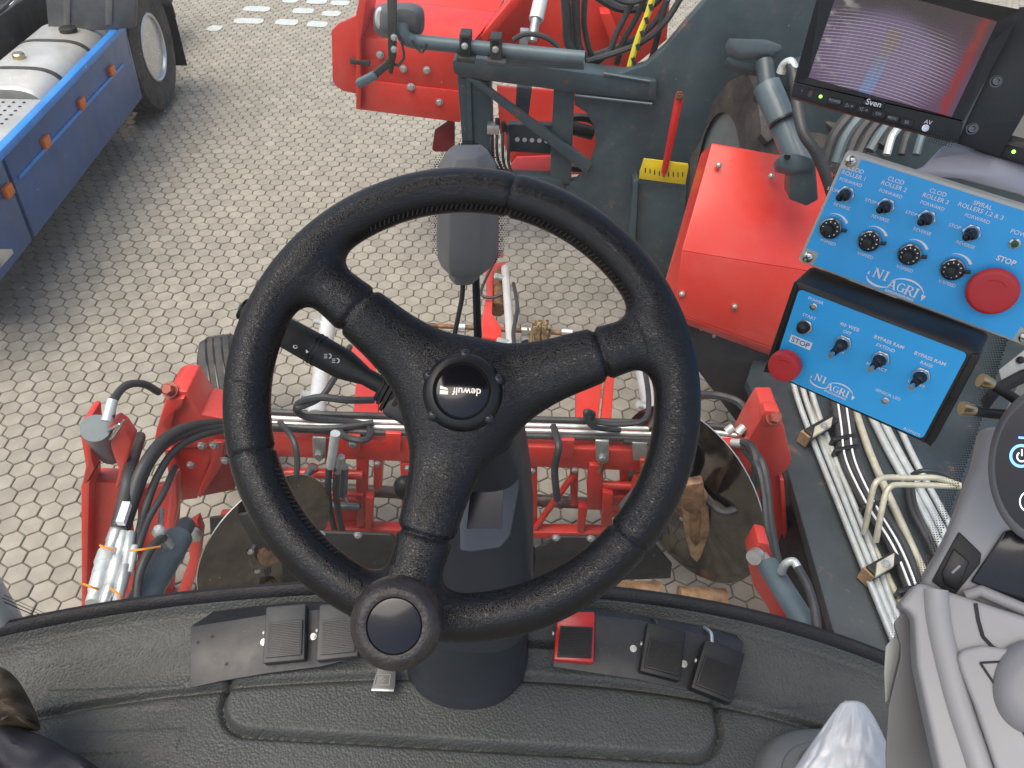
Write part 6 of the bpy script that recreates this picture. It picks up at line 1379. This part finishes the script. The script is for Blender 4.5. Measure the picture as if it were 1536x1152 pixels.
MB().obox(az(186, 770, .98), V((.012, 0, 0)), V((.012, -.045, .01)), V((0, .0, .01))).build('hose_tag', WPRT, la)
for pts in ([(150, 818, .94), (160, 822, .95), (172, 826, .94)], [(196, 826, .95), (215, 824, .96), (240, 820, .93)], [(125, 876, .95), (136, 880, .96), (148, 884, .94)], [(165, 882, .94), (178, 892, .95), (184, 905, .92)]): MB().tube([az(*p) for p in pts], .0035, 6).build('orange_tie', ORNG, la, smooth=True)
lr = thing('lift_ram', 'slate grey ram lying along the lift arm beside the orange ties', 'hydraulic ram', tuple(az(230, 880, .8)))
MB().cyl(az(268, 806, .72), az(200, 925, .80), .046, 24).build('barrel', GREYC, lr, smooth=True)
MB().cyl(az(280, 786, .70), az(268, 808, .72), .030, 20).build('rod_eye', GREY, lr, smooth=True)
MB().cyl(az(255, 820, .78), az(245, 808, .82), .018, 12).build('port', ZINC, lr, smooth=True)
MB().tube([az(245, 808, .82), az(236, 812, .88), az(222, 830, .9), az(208, 865, .88), az(204, 910, .86)], .014, 10).build('ram_hose', HOSE, lr, smooth=True)
MB().cyl(az(243, 765, .82), az(239, 800, .86), .010, 10).build('nipple', ZINC, lr, smooth=True); MB().sphere(az(238, 797, .86), .022, 10).build('nipple_body', PIPE, lr, smooth=True)
# right lift ram
rr_ = thing('lift_ram', 'slate grey ram with white elbow hose beside the pipe deck', 'hydraulic ram', tuple(az(1200, 930, .6)))
MB().cyl(az(1152, 848, .78), az(1232, 975, .84), .036, 24).build('barrel', GREYC, rr_, smooth=True)
MB().cyl(az(1143, 834, .77), az(1153, 850, .78), .021, 18).build('rod_eye', ZINC, rr_, smooth=True); MB().lathe(az(1133, 834, .80), V((-.6, -.7, .3)), [(.026, -.015), (.026, .015)], 18).build('eye_boss', ZINC, rr_, smooth=True)
MB().tube([az(1172, 858, .84), az(1178, 846, .9), az(1190, 842, .92), az(1197, 852, .92)], .013, 10).build('elbow', PIPE, rr_, smooth=True)
MB().tube([az(1197, 852, .92), az(1212, 880, .92), az(1222, 915, .9), az(1228, 970, .88)], .014, 10).build('ram_hose', HOSE, rr_, smooth=True)

# ================================================================== pipe deck along the right side
ZD = .56
dk = thing('pipe_deck', 'slate grey machine deck carrying bright steel pipes and black hoses', 'machine deck', tuple(V((az(1300, 800, ZD).x, az(1300, 800, ZD).y, 0))))
MB().plate([az(*q, ZD) for q in [(1120, 570), (1150, 480), (1500, 420), (1800, 700), (1700, 1300), (1350, 1300), (1262, 990), (1180, 700), (1150, 640)]], V((0, 0, -.05))).build('deck_body', DECKP, dk, bevel=.006)
MB().plate([az(*q, ZD-.051)+V((.02, 0, 0)) for q in [(1124, 574), (1152, 484), (1500, 420), (1800, 700), (1700, 1300), (1352, 1300), (1266, 990), (1184, 700), (1154, 640)]], V((0, 0, -.50))).build('dark_gap_block', SEAL, dk)  # near-black block, its colour standing in for the shaded gap beside the deck
def dpipe(pts, r, mat, name='pipe', z=None, k=5): return MB().tube([az(p[0], p[1], (p[2] if len(p) > 2 else (z or ZD+r+.004))) for p in pts], r, 10, k=k).build(name, mat, dk, smooth=True)
for k in range(3): dpipe([(1190+k*12, 575-k*2, ZD+.05), (1197+k*12, 600, ZD+.04), (1216+k*11.5, 652, ZD+.03), (1256+k*11.5, 752, ZD+.03), (1300+k*11, 862, ZD+.03), (1346+k*10, 975, ZD+.03), (1390+k*10, 1080, ZD+.03)], .0125, PIPE)
dpipe([(1215, 575), (1228, 640), (1262, 720), (1300, 800), (1350, 905), (1400, 1010)], .013, PIPEY)
for k in range(3): dpipe([(1250+k*11, 590, ZD+.05), (1257+k*10, 640, ZD+.05), (1264+k*11, 690, ZD+.05), (1296+k*11, 755, ZD+.05), (1335+k*10, 815, ZD+.05), (1362+k*9, 880, ZD+.05), (1392+k*8, 960, ZD+.05)], .016, HOSE, 'deck_hose')
for k in range(2): dpipe([(1255+k*12, 590, ZD+.07), (1262+k*12, 640, ZD+.07), (1269+k*13, 690, ZD+.07), (1301+k*12, 757, ZD+.07), (1339+k*10, 818, ZD+.07), (1366+k*9, 882, ZD+.07), (1396, 962, ZD+.07)], .0045, WPRT, 'hose_stripe')
dpipe([(1278, 600), (1305, 680), (1345, 770), (1390, 870), (1430, 960)], .016, PIPEY)
for k in range(2): dpipe([(1305+k*14, 620), (1335+k*14, 680), (1380+k*14, 760), (1425+k*14, 850), (1470, 950)], .017, PIPE)
dpipe([(1340, 620), (1372, 690), (1420, 780), (1470, 880)], .014, PIPE)
for k in range(2): dpipe([(1360+k*7, 715, ZD+.03), (1366+k*7, 760, ZD+.04), (1386+k*6, 800, ZD+.04), (1405+k*6, 840, ZD+.04)], .010, HOSE, 'deck_hose')
for (x, y) in ((1212, 655), (1305, 862)):
    a = az(x-4, y+2, ZD+.045); b = az(x+38, y-22, ZD+.045); MB().bar(a, b, .045, .07).build('pipe_clamp', BLKM, dk, bevel=.006)
    MB().obox(az(x+22, y-14, ZD+.09), (b-a)*.32, V((.012, .03, 0)), V((0, 0, .008))).build('clamp_cap', PIPEY, dk, bevel=.004); MB().bolt(az(x+24, y-16, ZD+.10), V((0, 0, 1)), .012).build('clamp_bolt', ZINC, dk)
    MB().bar(az(x-8, y+4, ZD+.04), az(x-3, y+1, ZD+.04), .045, .06).build('clamp_end', TAN, dk)
dpipe([(1296, 800, ZD+.06), (1303, 765, ZD+.16), (1310, 732, ZD+.24), (1318, 720, ZD+.26), (1332, 716, ZD+.26), (1370, 717, ZD+.26), (1405, 717, ZD+.26), (1440, 728, ZD+.25)], .011, PIPEY, 'bent_pipe')
dpipe([(1314, 812, ZD+.06), (1320, 778, ZD+.15), (1328, 742, ZD+.22), (1336, 730, ZD+.24), (1350, 727, ZD+.24), (1400, 728, ZD+.24), (1440, 730, ZD+.24)], .011, PIPEY, 'bent_pipe')
dpipe([(1368, 712, ZD+.1), (1385, 706, ZD+.14), (1415, 710, ZD+.14), (1445, 728, ZD+.12)], .009, HOSE, 'deck_hose')
for q in ((1264, 660), (1268, 676), (1310, 760), (1365, 886)): MB().obox(az(*q, ZD+.055), V((.055, .018, 0)), V((-.003, .009, 0)), V((0, 0, .022))).build('cable_tie', BLKP, dk, bevel=.004)
